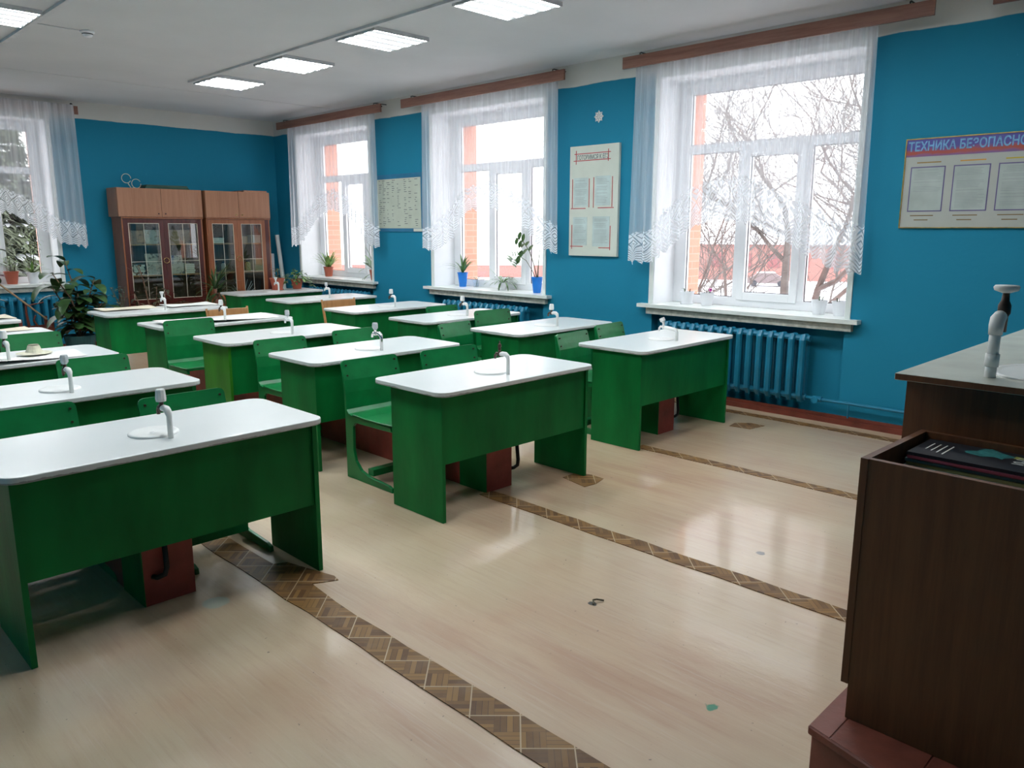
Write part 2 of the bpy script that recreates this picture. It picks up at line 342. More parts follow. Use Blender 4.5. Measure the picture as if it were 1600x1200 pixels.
# sheer curtain and lace
def curtainmat(name, lace):
    m = bpy.data.materials.new(name); m.use_nodes = True; nt = m.node_tree; N = nt.nodes; L = nt.links; N.remove(N['Principled BSDF'])
    g = G(m)
    t = N.new('ShaderNodeBsdfTransparent'); t.inputs[0].default_value = (1, 1, 1, 1)
    d = N.new('ShaderNodeBsdfDiffuse'); d.inputs[0].default_value = (.90, .91, .94, 1)
    tl = N.new('ShaderNodeBsdfTranslucent'); tl.inputs[0].default_value = (.80, .82, .88, 1)
    md = N.new('ShaderNodeMixShader'); md.inputs[0].default_value = .12 if lace else .20; L.new(d.outputs[0], md.inputs[1]); L.new(tl.outputs[0], md.inputs[2])
    uv = N.new('ShaderNodeUVMap'); sp = N.new('ShaderNodeSeparateXYZ'); L.new(uv.outputs[0], sp.inputs[0]); U, V = sp.outputs[0], sp.outputs[1]
    cb = N.new('ShaderNodeCombineXYZ'); L.new(U, cb.inputs[0]); L.new(g.m('MULTIPLY', V, .02), cb.inputs[1])
    st = g.noise(cb.outputs[0], 9, 4, .7)         # gathered fabric: denser and thinner vertical bands
    st2 = g.noise(cb.outputs[0], 24, 2, .5)
    def base_op():
        o_ = g.m('ADD', .34, g.m('MULTIPLY', g.step(st, .42, .74), .24)); return g.m('ADD', o_, g.m('MULTIPLY', g.step(st2, .50, .75), .10))
    op = base_op()
    if not lace: op = g.m('ADD', op, g.m('MULTIPLY', g.step(V, 2.75, 3.15), .22))     # gathered heading
    if lace:
        PR = 1/.15
        p = g.m('ABSOLUTE', g.m('SUBTRACT', g.m('FRACT', g.m('MULTIPLY', U, PR)), .5))               # 0 at a motif, .5 between motifs
        q = g.m('ABSOLUTE', g.m('SUBTRACT', V, .58))
        d1 = g.m('ADD', g.m('DIVIDE', p, .5), g.m('DIVIDE', q, .29))
        def line(x, at, hw): return g.step(g.m('ABSOLUTE', g.m('SUBTRACT', x, at)), hw*1.5, hw*.7)
        ln = g.m('MAXIMUM', line(d1, 1.0, .085), g.m('MAXIMUM', line(d1, .66, .05), line(d1, .30, .06)))
        p2 = g.m('SUBTRACT', .5, p)
        d2 = g.m('ADD', g.m('DIVIDE', p2, .30), g.m('DIVIDE', g.m('ABSOLUTE', g.m('SUBTRACT', V, .86)), .12)); ln = g.m('MAXIMUM', ln, line(d2, .8, .12))
        d3 = g.m('ADD', g.m('DIVIDE', p, .26), g.m('DIVIDE', g.m('ABSOLUTE', g.m('SUBTRACT', V, .93)), .07)); ln = g.m('MAXIMUM', ln, line(d3, .8, .14))
        ch = g.m('SINE', g.m('MULTIPLY', g.m('ADD', V, g.m('MULTIPLY', p, -.42)), 80)); low = g.step(g.m('SUBTRACT', V, g.m('MULTIPLY', p, .4)), .27, .25)
        ln = g.m('MAXIMUM', ln, g.m('MULTIPLY', low, g.step(ch, .2, .7)))
        fn = g.step(g.noise(uv.outputs[0], 70, 3, .7), .35, .65)
        solid = g.m('ADD', .88, g.m('MULTIPLY', fn, .10))
        rimv = g.m('ADD', V, g.m('MULTIPLY', g.m('ABSOLUTE', g.m('SUBTRACT', g.m('FRACT', g.m('MULTIPLY', U, PR*2)), .5)), .16))
        inside = g.step(rimv, 1.01, .97)
        lop = g.m('SUBTRACT', solid, g.m('MULTIPLY', ln, .62))
        op = g.m('ADD', g.m('MULTIPLY', inside, g.m('MAXIMUM', lop, g.m('MULTIPLY', op, .6))), g.m('MULTIPLY', g.m('SUBTRACT', 1, inside), op))
    mx = N.new('ShaderNodeMixShader'); L.new(g.m('MINIMUM', op, .97), mx.inputs[0]); L.new(t.outputs[0], mx.inputs[1]); L.new(md.outputs[0], mx.inputs[2])
    L.new(mx.outputs[0], N['Material Output'].inputs[0]); return m
m_sheer = curtainmat('sheer_tulle', False); m_lace = curtainmat('woven_lace', True)

# ------------------------------------------------------------------ room shell
XL, YB, YF, ZC = -7.6, 8.17, -5.7, 3.325
WT = .35                      # inner wall thickness up to the window frame
WINS = [(-1.22, .725), (2.22, 4.17), (5.55, 7.49)]     # openings (y0,y1) of the right wall
ZS, ZT = .90, 3.06
bm = B(); box(bm, XL-.3, .7, YF-.3, YB+.3, -.2, 0); struct('floor', bm, m_floor)
bm = B(); box(bm, XL-.3, .7, YF-.3, YB+.7, ZC, ZC+.25); struct('ceiling', bm, m_ceil)
bm = B(); ys = [YF] + [t for w in WINS for t in w] + [YB+.35]
for i in range(0, len(ys), 2): box(bm, 0, WT, ys[i], ys[i+1], 0, ZC)
for a, b_ in WINS:
    box(bm, .11, WT, a, b_, 0, .80); box(bm, 0, WT, a, b_, .80, ZS-.03); box(bm, 0, WT, a, b_, ZT, ZC)
struct('wall_right', bm, m_wall)
BW = (-5.25, -3.30)
bm = B(); box(bm, XL, BW[0], YB, YB+WT, 0, ZC); box(bm, BW[1], 0, YB, YB+WT, 0, ZC)
box(bm, *BW, YB, YB+WT, 0, ZS-.03); box(bm, *BW, YB, YB+WT, ZT, ZC)
struct('wall_back', bm, m_wall)
bm = B(); box(bm, XL-.3, XL, YF, YB, 0, ZC); struct('wall_left', bm, m_wall)
bm = B(); box(bm, XL, .35, YF-.3, YF, 0, ZC); struct('wall_front', bm, m_wall)
# brick outer leaf of the building
bm = B(); OB0, OB1 = WT+.09, WT+.33
ys = [YF] + [t for w in WINS for t in (w[0]+.10, w[1]-.10)] + [YB+.7]
for i in range(0, len(ys), 2): box(bm, OB0, OB1, ys[i], ys[i+1], -4.2, ZC+.6)
for a, b_ in WINS: box(bm, OB0, OB1, a+.10, b_-.10, -4.2, ZS-.06); box(bm, OB0, OB1, a+.10, b_-.10, ZT-.06, ZC+.6)
struct('wall_outer_right', bm, m_brick)
bm = B(); box(bm, XL, BW[0]+.08, YB+OB0, YB+OB1, -4.2, ZC+.6); box(bm, BW[1]-.08, OB0, YB+OB0, YB+OB1, -4.2, ZC+.6)
box(bm, BW[0]+.08, BW[1]-.08, YB+OB0, YB+OB1, -4.2, ZS-.06); box(bm, BW[0]+.08, BW[1]-.08, YB+OB0, YB+OB1, ZT-.06, ZC+.6)
struct('wall_outer_back', bm, m_brick)

def window_local(bm_f, bm_s, bm_g, w):
    """frame (bm_f), dark seals (bm_s), panes (bm_g) of a plastic window, local x along the wall 0..w (x=0 is the hinge-left side in the photo), y = depth outward, z"""
    z0, z1, fr = ZS, ZT, .072
    d0, d1 = 0, .07
    box(bm_f, 0, .14, d0, d1, z0, z1); box(bm_f, w-.14, w, d0, d1, z0, z1)
    box(bm_f, .14, w-.14, d0, d1, z0, z0+.085); box(bm_f, .14, w-.14, d0, d1, z1-.14, z1)
    box(bm_f, .14, w-.14, d0, d1, 2.36, 2.445)                      # transom
    xm0, xm1 = .68, 1.325                                            # mullions of the lower part
    box(bm_f, xm0, xm0+.075, d0, d1, z0+.085, 2.36); box(bm_f, xm1, xm1+.075, d0, d1, z0+.085, 2.36)
    s0, s1 = xm0+.055, xm1+.02                                       # opening sash, stands proud into the room
    box(bm_f, s0, s0+.075, -.02, d1-.01, z0+.065, 2.38); box(bm_f, s1-.075, s1, -.02, d1-.01, z0+.065, 2.38)
    box(bm_f, s0+.075, s1-.075, -.02, d1-.01, z0+.065, z0+.14); box(bm_f, s0+.075, s1-.075, -.02, d1-.01, 2.305, 2.38)
    def pane(a, b_, c, d, y=.03):
        box(bm_g, a, b_, y, y+.006, c, d)
        for (p, q, r_, s) in ((a, a+.006, c, d), (b_-.006, b_, c, d), (a, b_, c, c+.006), (a, b_, d-.006, d)):
            box(bm_s, p, q, y-.006, y, r_, s)
    pane(.14, w-.14, 2.445, z1-.14); pane(.14, xm0, z0+.085, 2.36); pane(s0+.075, s1-.075, z0+.14, 2.305, .02); pane(xm1+.075, w-.14, z0+.085, 2.36)

def place_window(n, y0, y1, kind):
    w = y1-y0; bf, bs, bg = B(), B(), B(); window_local(bf, bs, bg, w)
    if kind == 'right':   # local x -> world -y (from y1 down), local y -> world x
        T = Matrix(((0, 1, 0, WT), (-1, 0, 0, y1), (0, 0, 1, 0), (0, 0, 0, 1)))
    else:                 # local x -> world x reversed so that the layout mirrors, local y -> world y
        T = Matrix(((1, 0, 0, y0), (0, 1, 0, YB+WT), (0, 0, 1, 0), (0, 0, 0, 1)))
    for q in (bf, bs, bg):
        bmesh.ops.transform(q, matrix=T, verts=q.verts); bmesh.ops.recalc_face_normals(q, faces=q.faces)
    o = bpy.data.objects.new('window_%d' % n, None); C.objects.link(o); o['kind'] = 'structure'
    obj('window_frame', bf, m_pvc, o, bevel=.004, seg=1); obj('seal', bs, m_seal, o, label='dark rubber seal round the panes'); obj('pane', bg, m_glass, o)
    # white reveal lining, corner beads, sill
    br = B(); t = .012
    if kind == 'right':
        box(br, 0, WT, y1-t, y1+.0, ZS, ZT); box(br, 0, WT, y0, y0+t, ZS, ZT); box(br, 0, WT, y0+t, y1-t, ZT-t, ZT)
    else:
        box(br, y0, y0+t, YB, YB+WT, ZS, ZT); box(br, y1-t, y1, YB, YB+WT, ZS, ZT); box(br, y0+t, y1-t, YB, YB+WT, ZT-t, ZT)
    obj('reveal_lining', br, m_reveal, o)
    bt = B()
    if kind == 'right':
        box(bt, -.012, .004, y1-.004, y1+.04, ZS, ZT+.03); box(bt, -.012, .004, y0-.04, y0+.004, ZS, ZT+.03); box(bt, -.012, .004, y0, y1, ZT-.004, ZT+.05)
    else:
        box(bt, y1-.004, y1+.04, YB-.012, YB+.004, ZS, ZT+.03); box(bt, y0-.04, y0+.004, YB-.012, YB+.004, ZS, ZT+.03); box(bt, y0, y1, YB-.012, YB+.004, ZT-.004, ZT+.05)
    obj('corner_bead', bt, m_silllow if False else m_sill, o, bevel=.003, seg=1)
    bsill = B(); bl = B()
    if kind == 'right':
        box(bsill, -.085, 0, y0-.13, y1+.13, ZS-.035, ZS); box(bsill, 0, WT, y0, y1, ZS-.035, ZS)
        box(bl, -.05, .10, y0-.07, y1+.04, .80, ZS-.036)
    else:
        box(bsill, y0-.1, y1+.06, YB-.085, YB, ZS-.035, ZS); box(bsill, y0, y1, YB, YB+WT, ZS-.035, ZS)
        box(bl, y0-.05, y1+.04, YB-.05, YB, .80, ZS-.036)
    obj('window_sill', bsill, m_sill, o, bevel=.005); obj('sill_underside', bl, m_silllow, o, label='rough grey putty band under the sill')
    return o
for i, (a, b_) in enumerate(WINS): place_window(i+1, a, b_, 'right')
place_window(4, BW[0], BW[1], 'back')

# baseboards
bm = B(); box(bm, -.035, 0, YF, YB, 0, .045); box(bm, -.018, 0, YF, YB, .045, .075); struct('baseboard_right', bm, m_brick_red, bevel=.004)
bm = B(); box(bm, XL, -.04, YB-.035, YB, 0, .06); struct('baseboard_back', bm, m_brick_red, bevel=.004)
# ceiling seams between slabs
bm = B()
for y in (6.3,): box(bm, XL, 0, y-.006, y+.006, ZC-.003, ZC+.001)
struct('trim_ceiling_seam', bm, m_ceil)

# ------------------------------------------------------------------ ceiling lamps and raceways
m_frame_lamp = mat('lamp_white_metal', (.62, .62, .64), .5)
m_diff, b, g = newm('glowing_lamp_diffuser', Roughness=.4); O, xyz = g.obj()
g.L.new(g.mix(0.0, (.9, .9, .9), (.9, .9, .9)), b.inputs['Base Color'])
s = g.m('ADD', .010, g.m('MULTIPLY', g.step(g.m('COSINE', g.m('MULTIPLY', xyz[1], 2*PI/.145)), -.25, .55), 1.1))
b.inputs['Emission Color'].default_value = (.92, .97, 1.0, 1); g.L.new(g.m('MULTIPLY', s, LAMP), b.inputs['Emission Strength'])
def lamp0():
    t = thing('ceiling_light', '', 'ceiling light')
    bm = B(); q = .298
    for a in ((-q, q, -q, -q+.014), (-q, q, q-.014, q), (-q, -q+.014, -q+.014, q-.014), (q-.014, q, -q+.014, q-.014)): box(bm, *a, -.034, 0)
    box(bm, -q+.014, q-.014, -q+.014, q-.014, -.012, 0)
    obj('frame', bm, m_frame_lamp, t)
    bm = B(); box(bm, -q+.0145, q-.0145, -q+.0145, q-.0145, -.030, -.022); obj('diffuser', bm, m_diff, t)
    return t
L0 = lamp0(); first = True
lamp_labels = [((-2.10, .68), 'square glowing ceiling panel nearest the camera, cut by the top edge of the photo'),
               ((-2.10, 2.28), 'square glowing ceiling panel, second nearest in the right-hand row'),
               ((-2.10, 3.83), 'square glowing ceiling panel, second farthest in the right-hand row'),
               ((-2.10, 5.30), 'square glowing ceiling panel farthest away, nearest the cabinets'),
               ((-4.82, 3.76), 'square glowing ceiling panel at the top left corner of the photo'),
               ((-4.82, 2.2), 'square glowing ceiling panel of the left row above the second desk row'),
               ((-4.82, .65), 'square glowing ceiling panel of the left row above the front left desk'),
               ((-2.10, -.87), 'added glowing ceiling panel of the right row above the front floor, outside the photo'),  # added out of view, continues the row to brighten the front of the room
               ((-4.82, -.87), 'added glowing ceiling panel of the left row over the foreground floor, outside the photo'),  # unseen panel added to lift the light over the dark foreground
               ((-2.10, -2.42), 'added unseen ceiling panel of the right row above the demonstration desk'),  # added out of view to lighten the right wall and demonstration desk
               ((-4.82, 5.3), 'square glowing ceiling panel of the left row nearest the back window'),
               ]
for (x, y), lb in lamp_labels:
    o = L0 if first else copy_tree(L0); first = False
    o.location = (x, y, ZC); tag(o, lb, 'ceiling light', 'square ceiling lights')
bm = B(); box(bm, -2.455, -2.415, -3.5, 5.62, ZC-.022, ZC); tag(obj('cable_raceway', bm, m_frame_lamp, bevel=.003, seg=1), 'long grey plastic cable channel along the right row of ceiling lights', 'cable channel')
bm = B(); box(bm, -4.50, -4.46, -3.5, 5.6, ZC-.022, ZC); tag(obj('cable_raceway', bm, m_frame_lamp, bevel=.003, seg=1), 'grey plastic cable channel beside the lamp at the top left corner', 'cable channel')
t = thing('smoke_detector', 'small white round smoke detector on the ceiling', 'smoke detector', (-4.05, 3.93, ZC))
bm = B(); lathe(bm, [(0, 0), (.058, 0), (.06, -.012), (.05, -.02), (0, -.02)], 24); obj('base', bm, m_whitepot, t, smooth=False)
bm = B(); lathe(bm, [(.045, -.02), (.044, -.03), (.034, -.046), (0, -.05)], 24); obj('sensor_cap', bm, m_whitepot, t)
bm = B(); lathe(bm, [(.0452, -.022), (.0445, -.030)], 24); obj('vent_ring', bm, m_seal, t, label='dark vent slots')
bm = B(); tube(bm, [(-4.46, 3.93, ZC-.004), (-4.2, 3.94, ZC-.005), (-4.11, 3.93, ZC-.004)], .003, 6); tag(obj('detector_cable', bm, m_frame_lamp), 'thin grey cable on the ceiling running to the smoke detector', 'cable')

# ------------------------------------------------------------------ pelmets
def pelmet(a, b_, kind, label):
    t = thing('curtain_pelmet', label, 'curtain rail', group='wooden boards over the windows')
    bm = B(); br = B(); bk = B(); bs = B()
    if kind == 'right':
        box(bm, -.235, -.212, a, b_, 3.135, 3.24); m = m_pelmet
        tube(br, [(-.17, a+.05, 3.215), (-.17, b_-.05, 3.215)], .009, 8)
        for y in (a+.18, b_-.18): bk = B(); tube(bk, [(-.205, y, 3.2), (-.205, y, 3.262), (-.19, y, 3.266), (0, y, 3.266)], .006, 6); obj('bracket', bk, m_steel_dark, t)
    else:
        box(bm, a, b_, YB-.15, YB-.127, 3.135, 3.24); m = m_pelmet_x
        tube(br, [(a+.05, YB-.19, 3.235), (b_-.09, YB-.19, 3.235)], .009, 8)
        for x in (a+.2, b_-.14): bk = B(); tube(bk, [(x, YB-.19, 3.235), (x, YB, 3.235)], .007, 6); obj('bracket', bk, m_steel_dark, t)
        bk = B()
        lathe(bk, [(0, -.018), (.014, -.014), (.018, 0), (.014, .014), (0, .018)], 12, (b_-.09, YB-.19, 3.25)); obj('end_knob', bk, m_steel_dark, t)
    obj('board', bm, m, t, bevel=.003, seg=1); obj('rod', br, m_steel_dark, t)
pelmet(-1.76, 1.0, 'right', 'brown wood-grain pelmet board above the nearest, largest window')
pelmet(1.745, 4.49, 'right', 'brown wood-grain pelmet board above the middle window with blue pots')
pelmet(4.93, 7.65, 'right', 'brown wood-grain pelmet board above the far window by the room corner')
pelmet(-5.6, -2.93, 'back', 'brown pelmet board seen behind the curtain of the back wall window')
pelmet(-4.9, -2.13, 'right', 'end of a brown board at the top right corner of the photo')

# ------------------------------------------------------------------ curtains
def curtain(a, b_, kind, ztop, lowfn, lacefn, label, seed):
    """u runs along the wall from a to b_ (metres); lowfn/lacefn give z of the lower edge and of the top of the lace"""
    R = random.Random(seed); t = thing('tulle_curtain', label, 'curtain', group='tulle curtains with a lace hem')
    w = abs(b_-a); n = int(w/.009); ph = [R.uniform(0, 6) for _ in range(4)]
    def P(u, z):
        s = (ztop-z)/1.9; s = max(0, min(1.2, s))
        off = (.010+.022*s)*math.sin(u*2*PI/.105+ph[0]+.9*math.sin(u*3.1+ph[1])) + .018*s*math.sin(u*2*PI/.41+ph[2]) + .004*math.sin(u*2*PI/.037)
        k = min(u, w-u); uu = u
        if k < .25: off *= 1.25
        flare = .02*s*(1 if u > w/2 else -1)*max(0, 1-k/.4)
        y = a+(b_-a)/w*(u+flare)
        return (-.15+off*.8, y, z) if kind == 'right' else (y, YB-.215+off*.6, z)
    def mesh(z0f, z1f, rows, vmode):
        bm = B(); uvl = bm.loops.layers.uv.new('UVMap'); g_ = []
        for i in range(n+1):
            u = w*i/n; col = []
            for j in range(rows+1):
                z = z1f(u)+(z0f(u)-z1f(u))*j/rows
                col.append((bm.verts.new(P(u, z)), u*1.25, (1-j/rows) if vmode else z))
            g_.append(col)
        for i in range(n):
            for j in range(rows):
                q = (g_[i][j], g_[i+1][j], g_[i+1][j+1], g_[i][j+1])
                f = bm.faces.new([v[0] for v in q]); f.smooth = True
                for lp, v in zip(f.loops, q): lp[uvl].uv = (v[1], v[2])
        return bm
    obj('sheer_panel', mesh(lacefn, lambda u: ztop, 22, False), m_sheer, t)
    def hem(u):
        c = (u*1.25/.115) % 1.0
        return lowfn(u) + .035*abs(c-.5)*2 + .010*math.sin(u*90)
    obj('lace_hem', mesh(hem, lacefn, 8, True), m_lace, t, label='woven lace border with a zigzag edge')
    return t
def pw(pts):
    def f(u):
        for (a, za), (b_, zb) in zip(pts, pts[1:]):
            if u <= b_:
                k = (u-a)/(b_-a); k = k*k*(3-2*k)*.5+k*.5; return za+(zb-za)*max(0, k)
        return pts[-1][1]
    return f
# u=0 is the far end (larger y)
low3 = pw([(0, 1.29), (.22, 1.30), (.42, 1.42), (.66, 1.63), (.95, 1.70), (1.25, 1.68), (1.60, 1.52), (1.85, 1.40), (2.05, 1.29), (2.3, 1.25)])
up3 = pw([(0, 1.60), (.2, 1.63), (.42, 1.85), (.66, 2.02), (.95, 2.10), (1.25, 2.09), (1.60, 1.93), (1.85, 1.82), (2.05, 1.72), (2.3, 1.66)])
curtain(.90, -1.345, 'right', 3.19, low3, up3, 'sheer white curtain with arched lace hem over the nearest, largest window', 1)
low2 = pw([(0, 1.36), (.2, 1.36), (.45, 1.46), (.85, 1.83), (1.15, 1.88), (1.45, 1.80), (1.8, 1.62), (2.1, 1.38), (2.27, 1.35)])
up2 = pw([(0, 1.66), (.2, 1.68), (.45, 1.86), (.85, 2.14), (1.15, 2.20), (1.45, 2.12), (1.8, 1.98), (2.1, 1.74), (2.27, 1.68)])
curtain(4.165, 1.905, 'right', 3.19, low2, up2, 'sheer white curtain with arched lace hem over the middle window with blue pots', 2)
low1 = pw([(0, 1.36), (.2, 1.37), (.45, 1.55), (.85, 1.80), (1.2, 1.90), (1.55, 1.82), (1.9, 1.55), (2.15, 1.39), (2.32, 1.36)])
up1 = pw([(0, 1.66), (.2, 1.68), (.45, 1.88), (.85, 2.12), (1.2, 2.22), (1.55, 2.12), (1.9, 1.88), (2.15, 1.72), (2.32, 1.68)])
curtain(7.50, 5.19, 'right', 3.19, low1, up1, 'sheer white curtain with arched lace hem over the far window by the corner', 3)
low4 = pw([(0, 1.37), (.30, 1.42), (.55, 1.62), (.9, 1.82), (1.3, 1.86), (1.7, 1.8), (2.1, 1.5), (2.4, 1.38)])
up4 = pw([(0, 1.70), (.30, 1.76), (.55, 1.98), (.9, 2.14), (1.3, 2.18), (1.7, 2.1), (2.1, 1.8), (2.4, 1.7)])
curtain(-3.0, -5.45, 'back', 3.245, low4, up4, 'sheer white curtain with lace hem over the back wall window at the left edge', 4)

# ------------------------------------------------------------------ radiators
def radiator(name_label, a, n, kind, z0=.15, z1=.755):
    t = thing('radiator', name_label, 'radiator', group='blue cast-iron radiators')
    pitch = .1
    bm = B()
    for yy in (-.042, .042):   # front and rear column, local y depth
        pts = [(0, yy*.4, z0+.02), (0, yy, z0+.06), (0, yy, z1-.06), (0, yy*.4, z1-.02)]
        tube(bm, pts, [.024, .029, .029, .026], 8)
    for z in (z0+.045, z1-.045):
        tube(bm, [(-pitch/2, 0, z), (pitch/2, 0, z)], .027, 8)
    box(bm, -.008, .008, -.055, .055, z0+.05, z1-.05)
    box(bm, -.02, .02, -.03, .03, z0+.0, z0+.03)
    s0 = obj('section', bm, m_radi, t, smooth=False)
    for i in range(n):
        o = s0 if i == 0 else s0.copy()
        if i: C.objects.link(o); o.parent = t
        d = a - pitch*(i+.5)
        if kind == 'right': o.location = (-.035, d, 0); o.rotation_euler = (0, 0, PI/2)
        else: o.location = (d, YB-.09, 0)
    return t
radiator('blue cast-iron radiator under the nearest window, behind the front right desk', .55, 15, 'right')
radiator('blue cast-iron radiator under the middle window with blue pots', 3.93, 15, 'right')
radiator('blue cast-iron radiator under the far corner window', 7.2, 16, 'right')
radiator('blue cast-iron radiator under the back wall window at the left edge', -3.42, 16, 'back')
t = thing('heating_pipe', 'blue heating pipe with a valve along the right wall near the floor', 'pipe')
bm = B(); tube(bm, [(-.035, -.95, .2), (-.05, -1.0, .2), (-.06, -1.1, .2), (-.06, -3.4, .2)], .014, 10); tube(bm, [(-.06, -1.33, .2), (-.06, -1.33, .076)], .008, 6); obj('pipe', bm, m_radi, t)
bm = B(); tube(bm, [(-.06, -1.02, .2), (-.06, -1.10, .2)], .024, 10); tube(bm, [(-.06, -1.06, .2), (-.11, -1.06, .2)], .009, 8); obj('valve', bm, m_radi, t)
bm = B(); tube(bm, [(-.11, -1.06, .2), (-.118, -1.06, .2)], .03, 8); obj('valve_wheel', bm, m_radi, t)

# ------------------------------------------------------------------ floor strips
def strip(pts, label, z=.004):
    bm = B(); prism(bm, pts, 'z', .0005, z); tag(obj('linoleum_strip', bm, m_parq), label, 'floor strip', 'parquet-print linoleum strips')
def wob(x0, x1, ya, yb, n=26, s=0):
    R = random.Random(s); a = []; c = []
    for i in range(n+1):
        y = ya+(yb-ya)*i/n; a.append((x0+R.uniform(-.006, .006), y)); c.append((x1+R.uniform(-.006, .006), y))
    return a + c[::-1]
w = wob(-5.005, -4.865, -4.6, .75, 30, 1)
w = [p for p in w if not (p[0] > -4.93 and -.95 < p[1] < -.45)]
# widened tongue under the right panel of the front left desk
i = next(k for k, p in enumerate(w) if p[0] > -4.93 and p[1] < -.45 and k > 31)
w[i:i] = [(-4.86, -.47), (-4.80, -.50), (-4.72, -.80), (-4.73, -.85), (-4.84, -.80)]
strip(w, 'wide parquet-print strip crossing the foreground floor, running under the front left desk')
strip(wob(-3.435, -3.325, -3.02, -.42, 22, 2), 'parquet-print strip on the floor from the middle front desk to the brown cabinet')
strip(wob(-1.85, -1.755, -3.0, -.46, 20, 3), 'parquet-print strip on the floor starting at the front right desk')
strip(wob(-.285, -.185, -3.0, .6, 18, 4), 'parquet-print strip on the floor nearest the window wall')
strip([(-2.85, -.79), (-2.74, -.80), (-2.63, -.77), (-2.62, -.66), (-2.66, -.555), (-2.80, -.56)], 'square parquet-print patch under the corner of the middle front desk', .0035)
strip([(-.72, -.80), (-.53, -.83), (-.52, -.70), (-.62, -.60), (-.74, -.62)], 'small parquet-print patch beside the front right desk', .0035)
bm = B(); tube(bm, [(-4.07, -1.86, .006), (-4.05, -1.84, .012), (-4.03, -1.845, .01), (-4.01, -1.87, .006)], .004, 6); tag(obj('dry_leaf_scrap', bm, m_leaf_br), 'small dark curled scrap lying on the open floor', 'scrap')

# ------------------------------------------------------------------ laboratory desks
def make_desk(gm, paint=None):
    t = thing('laboratory_desk', '', 'desk')
    bm = B(); prism(bm, rrect(-.66, .66, -.04, .615, .075), 'z', .733, .760)
    for v in bm.verts:      # slightly warped board
        v.co.z += .004*math.sin(v.co.x*4.2)*(1 if v.co.z > 0 else 1)
    obj('tabletop', bm, m_white_top, t, bevel=.004)
    for s in (-1, 1):
        bm = B(); x = s*.615; box(bm, x-.011, x+.011, 0, .46, 0.002, .732); obj('side_panel', bm, (paint if (paint and s < 0) else gm), t, bevel=.002, seg=1)
    bm = B(); box(bm, -.603, .603, .012, .030, .337, .732); obj('front_panel', bm, gm, t, bevel=.002, seg=1)
    return t
def add_tap(t, style):
    yt = .115; H = .760
    pipe = {'white': m_white_pipe, 'chrome': m_chrome}[style[0]]
    bm = B()
    arm = [(0, yt, H-.01), (0, yt, H+.095), (0, yt+.006, H+.112), (0, yt+.022, H+.122), (0, yt+.05, H+.122), (0, yt+.066, H+.118)]
    if style[3] == 'long': arm = [(0, yt, H-.01), (0, yt, H+.07), (0, yt+.008, H+.084), (0, yt+.03, H+.09), (0, yt+.10, H+.098), (0, yt+.12, H+.1)]
    tube(bm, arm, [.0115, .0115, .015, .0155, .0145, .012], 12); f = obj('faucet', bm, pipe, t, smooth=True, label='%s bent faucet pipe' % style[0])
    ye = arm[-1][1]; ze = arm[-1][2]
    valve = {'dark': m_dark_valve, 'white': m_white_pipe, 'chrome': m_chrome}[style[1]]
    bm = B(); lathe(bm, [(0, -.014), (.012, -.014), (.013, .008), (.010, .012), (.0085, .03), (.0, .032)], 12, (0, ye+.008, ze))
    tube(bm, [(0, ye+.008, ze), (0, ye+.035, ze+.002), (0, ye+.047, ze-.012), (0, ye+.048, ze-.032)], [.009, .009, .009, .008], 10)
    obj('valve', bm, valve, f, smooth=True)
    k = style[2]; zz = ze+.03
    bm = B()
    if k == 'cone': lathe(bm, [(0, 0), (.021, .0), (.023, .012), (.020, .048), (.016, .053), (0, .053)], 10, (0, ye+.008, zz))
    elif k == 'clear': lathe(bm, [(0, 0), (.013, .0), (.021, .012), (.021, .04), (.017, .05), (0, .05)], 8, (0, ye+.008, zz))
    elif k == 'flare': lathe(bm, [(0, 0), (.010, .0), (.014, .02), (.024, .04), (.02, .05), (0, .052)], 12, (0, ye+.008, zz))
    elif k == 'tilt':
        lathe(bm, [(0, 0), (.010, .0), (.012, .02), (.022, .024), (.022, .05), (0, .052)], 8)
        bmesh.ops.transform(bm, matrix=Matrix.Translation((0, ye+.004, zz-.004)) @ Matrix.Rotation(-.5, 4, 'X'), verts=bm.verts)
    else: lathe(bm, [(0, 0), (.011, .0), (.008, .012), (.012, .018), (.010, .032), (.004, .04), (.004, .052), (0, .053)], 10, (0, ye+.008, zz-.002))
    obj('tap_handle', bm, {'cone': m_white_pipe, 'flare': m_white_pipe, 'tilt': m_white_pipe, 'clear': m_clear_knob, 'none': m_dark_valve}[k], f, smooth=False)
    bm = B(); lathe(bm, [(0, .0015), (.045, .002), (.06, .004), (.085, .008), (.097, .009), (.102, .005), (.103, 0)], 32, (-.02, yt+.135, H+.001))
    if style[4]: lathe(bm, [(0, .003), (.014, .004), (.016, .0025)], 16, (-.02, yt+.135, H+.001))
    obj('sink_cover', bm, m_white_top if False else m_white_pipe, t, smooth=True, label='round white plate over the sink hole')
S = {'w': ('white', 'dark', 'cone', 'short', True), 'g': ('white', 'dark', 'clear', 'short', False), 'n': ('white', 'dark', 'none', 'short', False),
     'c': ('chrome', 'chrome', 'clear', 'short', False), 'a': ('white', 'white', 'clear', 'short', False), 'f': ('white', 'white', 'flare', 'short', False),
     'l': ('white', 'white', 'tilt', 'long', False)}
